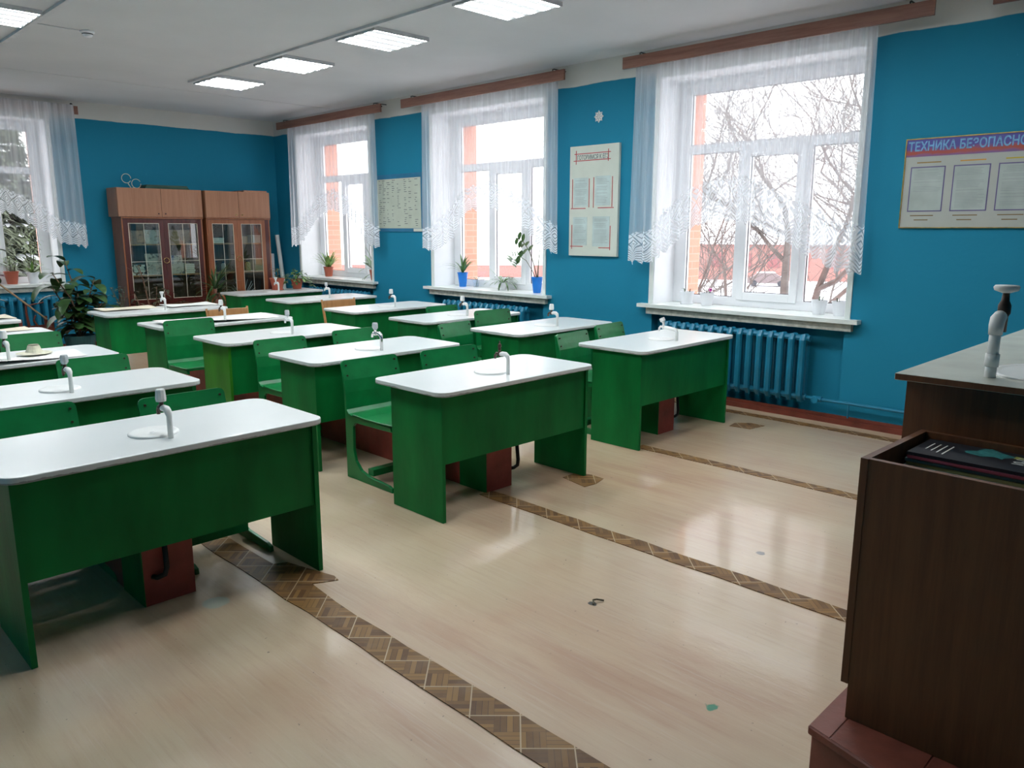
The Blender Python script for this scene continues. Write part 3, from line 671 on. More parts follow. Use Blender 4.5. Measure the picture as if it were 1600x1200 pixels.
desks = [
 (-5.345, -.70, 'w', 'green desk with white top and white tap knob at the bottom left'),
 (-5.345, .62, 'g', 'green desk with white top directly behind the front left desk, grey tap knob'),
 (-5.32, 2.02, 'w', 'green desk at the left edge with a cream paper model on its white top'),
 (-5.29, 3.50, 'a', 'green desk at the left edge whose white top shows just behind a green chair back'),
 (-5.26, 4.84, 'f', 'farthest desk at the left edge with papers, in front of the red planter'),
 (-3.286, -.645, 'n', 'green desk in the middle foreground with a knobless dark tap on its white top'),
 (-3.263, .69, 'c', 'green desk with a shiny chrome tap, second in the middle column'),
 (-3.26, 1.965, 'a', 'desk with a yellow-green left side panel, third in the middle column'),
 (-3.23, 3.28, 'w', 'green desk fourth in the middle column with a bent white sheet on top'),
 (-3.22, 4.74, 'f', 'farthest desk of the middle column, with two paper sheets, before the glass cabinets'),
 (-1.29, -.535, 'l', 'green desk nearest the big window and radiator, front of the right column'),
 (-1.263, .76, 'w', 'green desk second in the right column, between two pairs of green chair backs'),
 (-1.255, 2.0, 'w', 'green desk third in the right column, in front of the middle radiator'),
 (-1.22, 3.27, 'w', 'green desk fourth in the right column, a wooden chair behind its left end'),
 (-1.10, 4.83, 'a', 'green desk fifth in the right column, before the corner window'),
 (-1.03, 6.27, 'f', 'farthest right desk in the room corner, with potted plants on its top')]
for x, y, s, lb in desks:
    t = make_desk(m_green, m_green_l if 'yellow-green' in lb else None); t.location = (x, y, 0); tag(t, lb, 'desk', 'green laboratory desks'); add_tap(t, S[s])
    if 'yellow-green' in lb: [c for c in t.children if c.name.startswith('side_panel')][0]['label'] = 'yellow-green side panel'
# water pipe casings along each column and the hoses that leave them
def casing(x, ya, yb, label, hose):
    t = thing('pipe_casing', label, 'pipe casing', (x, ya, 0), group='red-brown pipe casings')
    bm = B(); box(bm, -.11, .11, 0, yb-ya, .001, .36); obj('casing_box', bm, m_casing, t, bevel=.004, seg=1)
    bm = B(); box(bm, -.116, -.1105, .0, .25, .001, .36); obj('green_side', bm, m_green, t, label='dull green painted side board')
    bm = B()
    if hose == 'front': tube(bm, [(-.02, -.02, .33), (-.02, -.03, .17), (-.03, -.03, .14), (-.06, -.02, .13), (-.07, 0.001, .13)], .012, 8)
    else: tube(bm, [(.17, .02, .33), (.17, .0, .16), (.165, .0, .125), (.14, .01, .11), (.108, .02, .11)], .012, 8)
    obj('hose', bm, m_black_hose, t, smooth=True)
casing(-5.365, -.49, 5.0, 'red-brown box under the front left desk with a dark hose on its front face', 'front')
casing(-3.265, -.43, 4.9, 'red-brown box under the middle foreground desk with a black bent hose at its side', 'side')
casing(-1.30, -.36, 7.2, 'red-brown box under the front right desk by the radiator, black hose at its side', 'side')

# ------------------------------------------------------------------ chairs
def make_chair():
    t = thing('school_chair', '', 'chair')
    prof = [(.215, 0), (.215, .40), (.222, .60), (.240, .775), (.218, .779), (.196, .60), (.185, .46), (.17, .432), (-.17, .425), (-.18, .395), (.125, .388), (.148, .36), (.150, .20), (.135, .13), (.09, .075), (.02, .052), (-.14, .040), (-.168, .028), (-.172, 0)]
    for s in (-1, 1):
        bm = B(); prism(bm, prof, 'x', s*.195-.011, s*.195+.011); obj('side_frame', bm, m_greenchair, t, bevel=.003, seg=1)
    bm = B(); prof2 = [(-.20, .437), (-.10, .431), (.05, .430), (.14, .437), (.14, .447), (.05, .440), (-.10, .441), (-.20, .447)]
    prism(bm, prof2, 'x', -.215, .215); obj('seat', bm, m_greenchair, t, bevel=.003, seg=1)
    # moulded back: curves up from the seat, leans back at the top
    bm = B(); pr = [(.14, .437), (.17, .447), (.186, .47), (.188, .58), (.196, .66), (.2125, .735), (.2157, .75), (.218, .762), (.2205, .775), (.222, .783), (.2225, .787)]
    r_ = .03; fr_, bk_ = [], []
    for y, z in pr:
        dz = .787-z; wv = .225 if dz > r_ else .225-r_+math.sqrt(max(0, r_*r_-(r_-dz)**2))
        fr_.append([bm.verts.new((sx*wv, y-.010, z+.001)) for sx in (-1, 1)]); bk_.append([bm.verts.new((sx*wv, y, z)) for sx in (-1, 1)])
    for i in range(len(pr)-1):
        bm.faces.new((fr_[i][0], fr_[i][1], fr_[i+1][1], fr_[i+1][0])); bm.faces.new((bk_[i][1], bk_[i][0], bk_[i+1][0], bk_[i+1][1]))
        for sx in (0, 1): bm.faces.new((fr_[i][sx], fr_[i+1][sx], bk_[i+1][sx], bk_[i][sx]))
    bm.faces.new((fr_[0][0], bk_[0][0], bk_[0][1], fr_[0][1])); bm.faces.new((fr_[-1][0], fr_[-1][1], bk_[-1][1], bk_[-1][0]))
    bmesh.ops.recalc_face_normals(bm, faces=bm.faces)
    obj('backrest', bm, m_greenchair, t)
    bm = B(); box(bm, -.184, .184, .005, .05, .055, .098); obj('stretcher', bm, m_greenchair, t, bevel=.003, seg=1)
    bm = B()
    for sx in (-1, 1):
        for z, y in ((.69, .2055), (.755, .2165)):
            tube(bm, [(sx*.195, y-.012, z), (sx*.195, y-.018, z)], .006, 8)
    obj('screw_heads', bm, m_dark_valve, t)
    return t
ch0 = make_chair(); used = False
chairs = [  # x, y of the top of the back, rotation, label
 (-4.98, .19, 0, 'green chair tucked behind the right half of the front left desk'),
 (-5.66, .29, 0, 'green chair behind the left part of the front left desk, cut by the left edge'),
 (-4.91, 1.72, 0, 'green chair behind the right end of the second left desk, beside the grey tap knob'),
 (-4.87, 3.38, 0, 'green chair back at the left edge behind the desk with the paper model'),
 (-3.60, .40, 0, 'green chair with its side frame in full view left of the middle foreground desk'),
 (-2.93, .43, 0, 'green chair behind the right half of the middle foreground desk'),
 (-3.55, 1.69, 0, 'green chair behind the left end of the desk with the chrome tap'),
 (-2.80, 1.77, 0, 'green chair behind the chrome tap, right half of that desk'),
 (-3.73, 3.03, 0, 'green chair left of the yellow-green panel desk, pulled out behind it'),
 (-1.62, .31, .10, 'green chair back between the front right desk and the second right desk, left one'),
 (-.90, .48, .10, 'bright green chair back near the window wall behind the front right desk'),
 (-1.86, 1.53, .16, 'pale shining turned green chair back at the left end of the second right desk'),
 (-1.21, 1.78, -.10, 'green chair back standing before the right end of the third right desk'),
 (-.91, 2.86, 0, 'green chair back strip behind the third right desk, before the middle radiator')]
for x, y, rz, lb in chairs:
    o = copy_tree(ch0) if used else ch0; used = True
    yy = y+.02
    o.location = (x+math.sin(rz)*.22, yy-.222*math.cos(rz), 0); o.rotation_euler = (0, 0, rz); tag(o, lb, 'chair', 'green plywood school chairs')
    if 'right half of the front left' in lb: o.scale = (1, 1.3, 1); o.location.y = -.10
    if 'left of the yellow-green' in lb or 'before the right end of the third' in lb: o.scale = (1, 1, 1.075)
    if 'right half of the middle foreground' in lb: o.scale = (1.18, 1, 1)
def wood_chair(x, ytop, label):
    t = thing('wooden_chair', label, 'chair', (x, ytop-.2, 0), group='yellow wooden chairs')
    for s in (-1, 1):
        bm = B(); tube(bm, [(s*.205, .16, .0), (s*.2, .16, .42), (s*.215, .19, .65), (s*.225, .215, .815)], [.014, .016, .015, .012], 8); obj('leg', bm, m_birch, t)
        bm = B(); tube(bm, [(s*.19, -.18, .0), (s*.185, -.17, .42)], [.013, .016], 8); obj('leg', bm, m_birch, t)
    bm = B(); prism(bm, rrect(-.2, .2, -.21, .19, .05), 'z', .42, .436); obj('seat', bm, m_birch, t, bevel=.003)
    bm = B(); N_ = 10; lo, hi = [], []
    for i in range(N_+1):
        x_ = -.215+.43*i/N_; y_ = .2+.022*math.sin(PI*i/N_); lo.append((x_, y_))
    for (z0, z1) in ((.70, .80),):
        prism(bm, [(p[0], p[1]) for p in lo] + [(p[0], p[1]-.012) for p in lo[::-1]], 'z', z0, z1)
    obj('backrest', bm, m_birch, t, bevel=.002, seg=1)
    bm = B()
    for z in (.2,): tube(bm, [(-.2, .16, z), (.2, .16, z)], .009, 8); tube(bm, [(-.19, -.175, z), (.19, -.175, z)], .009, 8)
    obj('stretcher', bm, m_birch, t)
wood_chair(-2.85, 4.14, 'yellow wooden chair behind the fourth middle desk, before the paper-covered desk')
wood_chair(-1.41, 4.25, 'yellow wooden chair behind the left end of the fourth right desk')

# ------------------------------------------------------------------ podium and demonstration desk
m_podium = mat('red_brown_podium_paint', (.20, .055, .035), .5, var=.16, scale=7, bump=.25, bscale=24)
PH = .2
bm = B(); prism(bm, [(-4.505, -3.033), (-.04, -3.0), (-.04, -5.69), (-4.75, -5.69), (-4.70, -3.9), (-4.565, -3.24)], 'z', .001, PH-.03)
prism(bm, [(-4.515, -3.025), (-.04, -2.99), (-.04, -5.69), (-4.76, -5.69), (-4.71, -3.9), (-4.575, -3.24)], 'z', PH-.03, PH-.002)
pod = thing('podium', 'red-brown painted low podium under the brown desk in the lower right corner', 'podium')
obj('podium_base', bm, m_podium, pod, bevel=.004, seg=1)
bm = B(); ya = -3.03
for i, (y0, y1) in enumerate(((-3.095, -3.03), (-3.33, -3.10), (-3.62, -3.335), (-3.95, -3.625))):
    def xl(y): return -4.515 - .2707*(-3.033-y)
    prism(bm, [(xl(y0)+.002, y0), (xl(y1)+.002, y1), (-.06, y1), (-.06, y0)], 'z', PH-.002, PH)
obj('board', bm, m_podium, pod, bevel=.0009, seg=1)
bm = B(); prism(bm, [(-4.51, -3.025), (-4.60, -3.035), (-4.66, -3.10), (-4.72, -3.2), (-4.70, -3.32), (-4.58, -3.26)], 'z', .0005, .012)
tag(obj('floor_edging', bm, m_podium), 'flat red-brown painted edging on the floor at the corner of the podium', 'floor edging')

dt = thing('demonstration_desk', 'tall brown veneer desk with grey top and white pipe faucet, right edge', 'desk', (0, 0, PH))
H = .97
bm = B(); box(bm, -3.93, -2.25, -3.72, -2.975, H-.022, H)
m_demotop = mat('grey_beige_laminate', (.60, .61, .53), .22, var=.04, scale=5)
for f in bm.faces: f.material_index = 0 if abs(f.normal.z) > .9 or f.calc_center_median().z > H-.001 else 1
bm.normal_update()
for f in bm.faces: f.material_index = 0 if f.calc_center_median().z > H-.001 else 1
obj('tabletop', bm, [m_demotop, m_demo], dt, bevel=.0015, seg=1)
bm = B(); box(bm, -3.885, -3.865, -3.70, -3.02, .001, H-.0225); obj('side_panel', bm, m_demo, dt)
bm = B(); box(bm, -2.31, -2.29, -3.70, -3.02, .001, H-.0225); obj('side_panel', bm, m_demo, dt)
bm = B(); box(bm, -3.885, -2.29, -3.02, -3.0, .001, H-.0225); obj('front_panel', bm, m_demo, dt)
bm = B(); lathe(bm, [(.17, .002), (.19, .006), (.2, .004), (.2, .0)], 40, (-3.60, -3.33, H), sx=1, sy=.75)
lathe(bm, [(0, .0015), (.13, .0016), (.17, .002)], 40, (-3.60, -3.33, H), sx=1, sy=.75); obj('sink', bm, m_white_pipe, dt, smooth=True, label='white enamel sink rim')
tx, ty = -3.797, -3.215
bm = B()
tube(bm, [(tx, ty, H-.005), (tx, ty, H+.045)], .0165, 16); tube(bm, [(tx+.001, ty, H+.035), (tx+.002, ty, H+.075)], .0205, 16); tube(bm, [(tx+.002, ty, H+.07), (tx+.003, ty, H+.145)], .0165, 16)
tube(bm, [(tx+.003, ty, H+.135), (tx+.005, ty, H+.165), (tx+.014, ty, H+.183), (tx+.035, ty, H+.19), (tx+.045, ty, H+.188)], [.0195, .0215, .022, .020, .016], 16)
ft = obj('faucet', bm, m_white_pipe, dt, smooth=True)
bm = B(); tube(bm, [(tx+.04, ty, H+.188), (tx+.07, ty, H+.188)], .014, 12)
lathe(bm, [(0, -.05), (.013, -.05), (.014, 0), (.019, .01), (.019, .035), (.012, .05), (.010, .075), (0, .076)], 12, (tx+.075, ty, H+.188)); obj('valve', bm, m_dark_valve, ft, smooth=True)
bm = B(); lathe(bm, [(0, 0), (.012, 0), (.034, .008), (.037, .018), (.033, .024), (0, .026)], 20, (tx+.075, ty, H+.262)); obj('tap_handle', bm, m_white_pipe, ft, smooth=True)

# open-topped brown box unit standing against the desk, slightly turned
bx = thing('open_storage_unit', 'dark brown veneer storage box with an open top full of magazines, lower right corner', 'storage box', (-4.40, -3.065, PH), math.radians(-1.2))
HB = .80
bm = B(); box(bm, 0, .02, -.66, -.021, .001, HB); obj('side_panel', bm, m_demo, bx, bevel=.0012, seg=1)
bm = B(); box(bm, .44, .46, -.66, -.021, .001, HB); obj('side_panel', bm, m_demo, bx, bevel=.0012, seg=1)
bm = B(); box(bm, -.002, .462, -.0205, 0, .11, HB); obj('end_panel', bm, m_demo, bx, bevel=.0012, seg=1)
bm = B(); box(bm, .0, .46, -.681, -.661, .001, HB); obj('end_panel', bm, m_demo, bx, bevel=.0012, seg=1)
bm = B(); box(bm, .0205, .4395, -.66, -.021, .66, .677); obj('shelf', bm, m_demo, bx)

mag_cols = [(.04, .14, .10), (.06, .22, .17), (.12, .26, .16), (.40, .42, .22), (.07, .18, .20), (.22, .40, .42), (.30, .32, .14), (.08, .20, .24), (.40, .10, .15), (.025, .03, .04)]
names = ['dark green magazine, lowest of the stack in the brown storage box', 'teal magazine second from the bottom of the stack in the brown storage box', 'green magazine third from the bottom in the brown storage box', 'yellow-edged magazine fourth from the bottom in the brown storage box',
 'dark blue-green magazine, fifth from the bottom in the brown box', 'light teal magazine above the middle of the stack in the brown box', 'olive magazine fourth from the top in the brown box', 'dark teal magazine third from the top in the brown box', 'magazine with a pink-red edge right under the top one in the brown box', 'black covered top magazine with a teal blot and the number 10-11 in the brown box']
def text_mesh(s, size, mat_, name, parent=None, loc=(0, 0, 0), rot=(0, 0, 0), extr=.0004, bold=0, sx=1.0, label=None, align='LEFT'):
    cu = bpy.data.curves.new('t', 'FONT'); cu.body = s; cu.size = size; cu.extrude = extr; cu.offset = bold; cu.align_x = align
    to = bpy.data.objects.new('t', cu); C.objects.link(to); bpy.context.view_layer.update()
    me = bpy.data.meshes.new_from_object(to); bpy.data.objects.remove(to); bpy.data.curves.remove(cu)
    me.name = name; me.materials.clear(); me.materials.append(mat_)
    o = bpy.data.objects.new(name, me); C.objects.link(o); o.parent = parent; o.location = loc; o.rotation_euler = rot; o.scale = (sx, 1, 1)
    if label: o['label'] = label
    return o
for i, (cl, nm) in enumerate(zip(mag_cols, names)):
    R = random.Random(20+i); th = .0094
    z = PH + .678 + .0006 + i*.0104
    mm = mat('magazine_cover_%s' % nm.split()[0], cl, .3, var=.12, scale=20)
    t = thing('magazine', nm, 'magazine', (-4.072+R.uniform(-.004, .004), -3.275+R.uniform(-.006, .006), z), math.radians(-1.5+R.uniform(-1, 1)), 'magazines in the brown storage box')
    bm = B(); box(bm, -.096, .098, -.163, .163, 0.0008, th-.0008); obj('pages', bm, m_paper_c, t)
    bm = B(); box(bm, -.10, .10, -.165, .165, th-.0008, th); box(bm, -.10, .10, -.165, .165, 0, .0008); box(bm, -.1012, -.1, -.165, .165, .002 if i % 3 else 0, th); obj('cover', bm, mm, t)
    if i == 9:
        m_teal = mat('teal_print', (.06, .30, .30), .35, var=.2, scale=60); m_yel = mat('yellow_print', (.45, .48, .10), .35)
        bm = B(); blob = [(.04+.045*math.cos(a)*(1+.3*math.sin(3*a+1)+.15*math.sin(7*a)), .055*math.sin(a)*(1+.25*math.sin(4*a))-.02) for a in [2*PI*k/30 for k in range(30)]]
        prism(bm, blob, 'z', th, th+.0003); obj('cover_blot', bm, m_teal, t, label='teal blot printed on the cover')
        bm = B(); box(bm, .04, .065, -.105, -.078, th, th+.0003); obj('cover_patch', bm, m_yel, t, label='yellow printed patch')
        text_mesh('10-11', .04, m_paper, 'cover_number', t, (-.03, -.115, th+.0003), (0, 0, 0), .0002, .0008, label='white number 10-11')
        bm = B()
        for k in range(4): box(bm, -.06+.01*k, .05, .08+k*.018, .084+k*.018, th, th+.0003)
        obj('cover_lines', bm, m_paper, t, label='white printed lines')

# ------------------------------------------------------------------ cabinets
def cabinet(x0, x1, frame_m, body_m, label, toplabel, open_door, cap):
    w = x1-x0; y0, y1 = 7.76, 8.13; t = thing('display_cabinet', label, 'cabinet', (x0, y0, 0), group='glass-door cabinets at the back wall')
    d = y1-y0; ZT_ = 1.775; z0 = .56
    for a in (0, w-.02):
        bm = B(); box(bm, a, a+.02, 0.0, d, .001, ZT_); obj('side_panel', bm, body_m, t, bevel=.002, seg=1)
    bm = B(); box(bm, .021, w-.021, d-.012, d, .05, ZT_); obj('back_panel', bm, m_cab_in, t)
    bm = B(); box(bm, -.005, w+.005, -.02, d, ZT_+.0005, ZT_+.022); obj('top_board', bm, body_m, t, bevel=.002, seg=1)
    for z in (z0-.02, .985-.018, 1.42-.018):
        bm = B(); box(bm, .021, w-.021, .03, d-.0125, z, z+.018); obj('shelf', bm, m_birch, t)
    if open_door == 'narrow':   # extra dark upright at the right of the right-hand cabinet
        bm = B(); box(bm, w-.085, w-.0205, 0.004, .03, z0, ZT_); obj('upright', bm, m_mahog, t, label='dark reddish upright beside the right door'); wr = w-.085
    else: wr = w-.021
    # drawer front / plinth doors below
    for a, b_ in ((.021, w/2-.002), (w/2+.002, w-.021)):
        bm = B(); box(bm, a, b_, -.002, .018, .06, z0-.03); dd = obj('lower_door', bm, body_m, t, bevel=.002, seg=1)
        bm = B(); xk = b_-.05 if a < w/3 else a+.05; lathe(bm, [(0, 0), (.012, 0), (.014, .012), (0, .02)], 12); bmesh.ops.transform(bm, matrix=Matrix.Translation((xk, -.002, z0-.1)) @ Matrix.Rotation(PI/2, 4, 'X'), verts=bm.verts); obj('knob', bm, m_brass, dd)
    mid = (.021+wr)/2
    for a, b_, s in ((.022, mid-.001, 1), (mid+.001, wr, -1)):
        fw = .062; bm = B(); zb, zt = z0+.005, ZT_-.004
        box(bm, a, a+fw, -.004, .02, zb, zt); box(bm, b_-fw, b_, -.004, .02, zb, zt); box(bm, a+fw, b_-fw, -.004, .02, zb, zb+.075); box(bm, a+fw, b_-fw, -.004, .02, zt-.06, zt)
        dr = obj('glass_door', bm, frame_m, t, bevel=.003, seg=1)
        bm = B(); ga, gb, gz0, gz1 = a+fw, b_-fw, zb+.075, zt-.06; box(bm, ga, gb, .006, .010, gz0, gz1); obj('glass', bm, m_cglass, dr)
        bm = B(); e = .006
        for q in ((ga, ga+e, gz0, gz1), (gb-e, gb, gz0, gz1), (ga, gb, gz0, gz0+e), (ga, gb, gz1-e, gz1)): box(bm, q[0], q[1], -.006, .003, q[2], q[3])
        gx = (ga+gb)/2; box(bm, gx-.0025, gx+.0025, .002, .0055, gz0, gz1); gm = gz0+(gz1-gz0)*.5; box(bm, ga, gb, .002, .0055, gm-.0025, gm+.0025)
        lathe(bm, [(.030, 0), (.034, 0)], 4, (gx, .004, gm))
        obj('lead_strips', bm, m_gold if False else m_paper_c, dr, label='pale thin strips round and across the pane')
    bm = B(); n = 20; cx = mid; R0 = .038
    pts = [(cx+R0*math.cos(2*PI*k/n), -.015, 1.185+R0*math.sin(2*PI*k/n)) for k in range(n+1)]
    tube(bm, pts, .006, 6, caps=False); obj('ring_handle', bm, m_brass, t, smooth=True)
    # separate box unit on top
    u = thing('upper_cabinet', toplabel, 'cabinet', (x0-cap, y0-.02, ZT_+.0235), group='closed veneer top cabinets')
    hh = 2.19-(ZT_+.0235); ww = w+cap
    bm = B(); box(bm, 0, .018, 0, d, 0, hh); obj('side_panel', bm, m_cab, u); bm = B(); box(bm, ww-.018, ww, 0, d, 0, hh); obj('side_panel', bm, m_cab, u)
    bm = B(); box(bm, .0185, ww-.0185, 0, d, 0, .018); box(bm, .0185, ww-.0185, 0, d, hh-.018, hh); obj('casing', bm, m_cab, u)
    m2 = ww/2
    for a, b_, s in ((.004, m2-.003, 1), (m2+.003, ww-.002, -1)):
        bm = B(); box(bm, a, b_, -.019, -.001, .003, hh-.002); dr = obj('door', bm, m_cab, u, bevel=.0015, seg=1)
        xk = (b_-.045 if s > 0 else a+.045); bm = B(); lathe(bm, [(0, 0), (.009, 0), (.011, .01), (0, .015)], 12); bmesh.ops.transform(bm, matrix=Matrix.Translation((xk, -.019, .045)) @ Matrix.Rotation(PI/2, 4, 'X'), verts=bm.verts)
        obj('knob', bm, m_mahog if cap > .02 else m_brass, dr)
    return t
cabinet(-2.60, -1.46, m_mahog, m_cab_edge, 'left glass-door cabinet with dark mahogany door frames at the back wall', 'closed pale walnut top unit over the left glass cabinet, paper rings on it', '', .04)
cabinet(-1.40, -.38, m_cab_edge, m_cab_edge, 'right glass-door cabinet with orange-brown door frames, nearer the room corner', 'closed pale walnut top unit over the right glass cabinet', 'narrow', .01)

# things on top of the cabinets
t = thing('wire_rings', 'two thin pale rings standing up on the left cabinet top', 'rings', (-2.36, 7.95, 2.191))
for (cx, cz, R0, nm) in ((-.055, .135, .062, 0), (.075, .068, .062, 1)):
    bm = B(); tube(bm, [(cx+R0*math.cos(a), 0, cz+R0*math.sin(a)) for a in [2*PI*k/24+(.5 if nm else 0) for k in range(23)]], .0045, 6); obj('ring', bm, m_paper_c, t, smooth=True)
bm = B(); tube(bm, [(-.04, 0, .077), (0, 0, .005), (.05, 0, .012)], .005, 6); obj('foot', bm, m_paper_c, t)
for k in range(3):
    bm = B(); box(bm, -2.22+.01*k, -1.60-.012*k, 7.80, 8.05, 2.192+k*.018, 2.192+k*.018+.016)
    tag(obj('flat_folder', bm, mat('dark_green_folder', (.02+.01*k, .10, .075), .6), bevel=.002, seg=1), ['dark green folder lying lowest on the left cabinet top', 'dark green folder in the middle of the pile on the left cabinet', 'dark green folder uppermost of the pile on the left cabinet'][k], 'folder', 'green folders on the cabinet')
bm = B(); box(bm, -.80, -.42, 7.72, 8.05, 2.191, 2.212); tag(obj('flat_box', bm, m_cab, bevel=.002, seg=1), 'flat brown board box on top of the right cabinet', 'box')
bm = B(); box(bm, -.90, -.80, 7.78, 8.0, 2.191, 2.201); tag(obj('flat_board', bm, m_mahog), 'thin dark board on the right cabinet left of the flat brown box', 'board')

# rolled charts leaning in the corner
def roll(p0, p1, r, label, m):
    bm = B(); tube(bm, [p0, p1], r, 16); tag(obj('rolled_chart', bm, m, smooth=False), label, 'rolled chart', 'rolled charts in the corner')
roll((-.06, 7.88, .03), (-.12, 8.02, 1.54), .034, 'tall white rolled chart leaning beside the right glass cabinet', m_sill)
roll((-.045, 7.95, .03), (-.075, 8.06, 1.44), .022, 'thinner grey rolled chart behind the tall white roll in the corner', m_frame_lamp)
roll((-.27, 7.93, .03), (-.215, 8.05, 1.24), .035, 'shorter pale rolled chart right against the right glass cabinet', m_whitepot)

# contents of the cabinets
def pic_mat(name, base, blot, s=9):
    m, b, g = newm(name, Roughness=.45); O, xyz = g.obj(); n = g.noise(O, s, 4, .65); g.L.new(g.mix(g.step(n, .5, .62), base, blot), b.inputs['Base Color']); return m
def open_book(x, z, w, h, m, label, y=7.86):
    t = thing('open_book', label, 'book', (x, y, z), group='open books in the left cabinet')
    for s in (-1, 1):
        bm = B(); prism(bm, [(0, 0), (s*w*.25, -.016), (s*w*.5, -.012), (s*w*.5, .004), (0, .012)], 'z', 0, h)
        bmesh.ops.transform(bm, matrix=Matrix.Rotation(-.22, 4, 'X'), verts=bm.verts); obj('page_block', bm, m, t)
p1 = pic_mat('animal_plate_page', (.50, .44, .32), (.13, .10, .07), 14); p2 = pic_mat('brown_plate_page', (.34, .20, .12), (.13, .07, .04), 10); p3 = pic_mat('pale_plate_page', (.55, .52, .44), (.25, .16, .10), 12)
z1, z2, z3 = 1.4205, .9855, .5605
open_book(-2.38, z1, .20, .19, p2, 'open book with brown picture on the upper shelf, far left')
open_book(-2.15, z1, .22, .20, p3, 'open book with pale pages on the upper shelf, second from left')
open_book(-1.78, z1, .36, .20, p2, 'wide open book on the upper shelf behind the right mahogany door')
open_book(-2.14, z2, .26, .30, p1, 'large open book with a bird picture on the middle shelf of the left cabinet')
open_book(-1.86, z2, .24, .27, p1, 'large open book with an animal picture on the middle shelf, behind the right mahogany door')
R = random.Random(4)
def book_pile(x, y, z, n, w, d, cols, where, grp):
    for k in range(n):
        hh = R.uniform(.018, .032); c = cols[k % len(cols)]
        t = thing('book', '%s, number %d from below' % (where, k+1) if False else where[k], 'book', (x+R.uniform(-.008, .008), y, z), R.uniform(-.05, .05), grp)
        bm = B(); box(bm, -w/2+.003, w/2, -d/2+.003, d/2-.003, .003, hh-.003); obj('pages', bm, m_paper_c, t)
        bm = B(); box(bm, -w/2, w/2+.003, -d/2, d/2, 0, .003); box(bm, -w/2, w/2+.003, -d/2, d/2, hh-.003, hh); box(bm, -w/2-.001, -w/2+.003, -d/2, d/2, 0, hh); obj('cover', bm, mat('book_cover', c, .5), t)
        z += hh+.0006
ords = ['lowest', 'second', 'third', 'fourth', 'fifth', 'uppermost']
def lab(desc, n): return ['%s, %s from the bottom' % (desc, ords[k]) if 0 < k < n-1 else ('%s, %s' % (desc, 'lowest of the pile' if k == 0 else 'topmost of the pile')) for k in range(n)]
book_pile(-2.40, 7.93, z2, 6, .16, .22, [(.24, .34, .28), (.30, .42, .36), (.22, .30, .26)], lab('pale green book, left end of middle shelf', 6), 'pale green books in the left cabinet')
book_pile(-1.66, 7.93, z2, 5, .14, .2, [(.45, .42, .24), (.40, .40, .28)], lab('cream book, right end of middle shelf', 5), 'cream books in the left cabinet')
book_pile(-1.72, 7.93, z3, 2, .24, .18, [(.36, .24, .18), (.45, .38, .28)], lab('brown book on the bottom cabinet shelf', 2), 'brown books on the bottom shelf')
book_pile(-1.22, 7.93, z1, 3, .22, .2, [(.10, .36, .40), (.16, .42, .44)], lab('turquoise book on the upper shelf', 3), 'turquoise books in the right cabinet')
bm = B(); box(bm, -2.52, -2.43, 7.86, 7.98, z2+.155 if False else z2, z2+.001); bm.free()
def carton(x, z, w, h, m, label):
    t = thing('carton', label, 'box', (x, 7.95, z), group='cartons in the cabinets')
    bm = B(); box(bm, -w/2, w/2, -.09, .09, 0, h-.012); obj('body', bm, m, t, bevel=.002, seg=1)
    bm = B(); box(bm, -w/2-.003, w/2+.003, -.093, .093, h-.0115, h); obj('lid', bm, m, t, bevel=.002, seg=1)
mk = mat('tan_cardboard', (.42, .28, .16), .7); mk2 = mat('white_cardboard', (.55, .54, .46), .6); mk3 = mat('yellow_cardboard', (.46, .40, .14), .6); mk4 = mat('dark_blue_cardboard', (.03, .04, .08), .5)
carton(-.80, z1, .17, .10, mk, 'tan carton on the upper shelf of the right cabinet'); carton(-.56, z1, .13, .12, mk2, 'white carton at the right end of the upper shelf of the right cabinet')
# jars, coral
def jar(x, z, h, r, m, label):
    t = thing('jar', label, 'jar', (x, 7.93, z), group='jars in the glass cabinets'); bm = B(); lathe(bm, [(0, 0), (r, 0), (r, h*.75), (r*.6, h*.85), (r*.6, h*.88)], 16); obj('body', bm, m, t, smooth=True)
    bm = B(); lathe(bm, [(0, h*.885), (r*.66, h*.885), (r*.66, h), (0, h)], 16); obj('lid', bm, mk4, t)
jar(-1.22, z2, .17, .04, m_cup, 'clear jar on the middle shelf of the right cabinet, left one'); jar(-1.10, z2, .15, .035, mk2, 'white jar on the middle shelf of the right cabinet')
jar(-.70, z2, .16, .04, mk3, 'yellow jar on the middle shelf of the right cabinet')
carton(-.53, z2, .15, .19, mk3, 'yellow carton on the middle shelf of the right cabinet')
t = thing('coral_specimen', 'branching white coral specimen low in the right cabinet', 'coral', (-.80, 7.92, z3))
bm = B()
for k in range(9):
    a = -1.2+k*.3; p = Vector((0, 0, .0)); pts = [p]
    for s in range(4): p = p+Vector((math.sin(a*(1+s*.15))*.05, R.uniform(-.01, .01), .055*math.cos(a)+.02)); pts.append(p)
    tube(bm, pts, [.008, .007, .006, .005, .003], 6)
obj('branches', bm, m_paper, t); bm = B(); box(bm, -.08, .08, -.05, .05, -.0, .012); obj('stand', bm, m_mahog, t)

# ------------------------------------------------------------------ wall boards
# local frame for the right wall: u towards -y (to the right in the picture), z up
def wall_thing(name, label, cat, y, z, off=0.0): return thing(name, label, cat, (-off, y, z))
def rect(bm, u0, u1, z0, z1, d0, d1): box(bm, -d1, -d0, -u1, -u0, z0, z1)      # u to the right = -y, d = distance from the wall
TR = (PI/2, 0, -PI/2)     # text rotation: reads along -y, faces -x
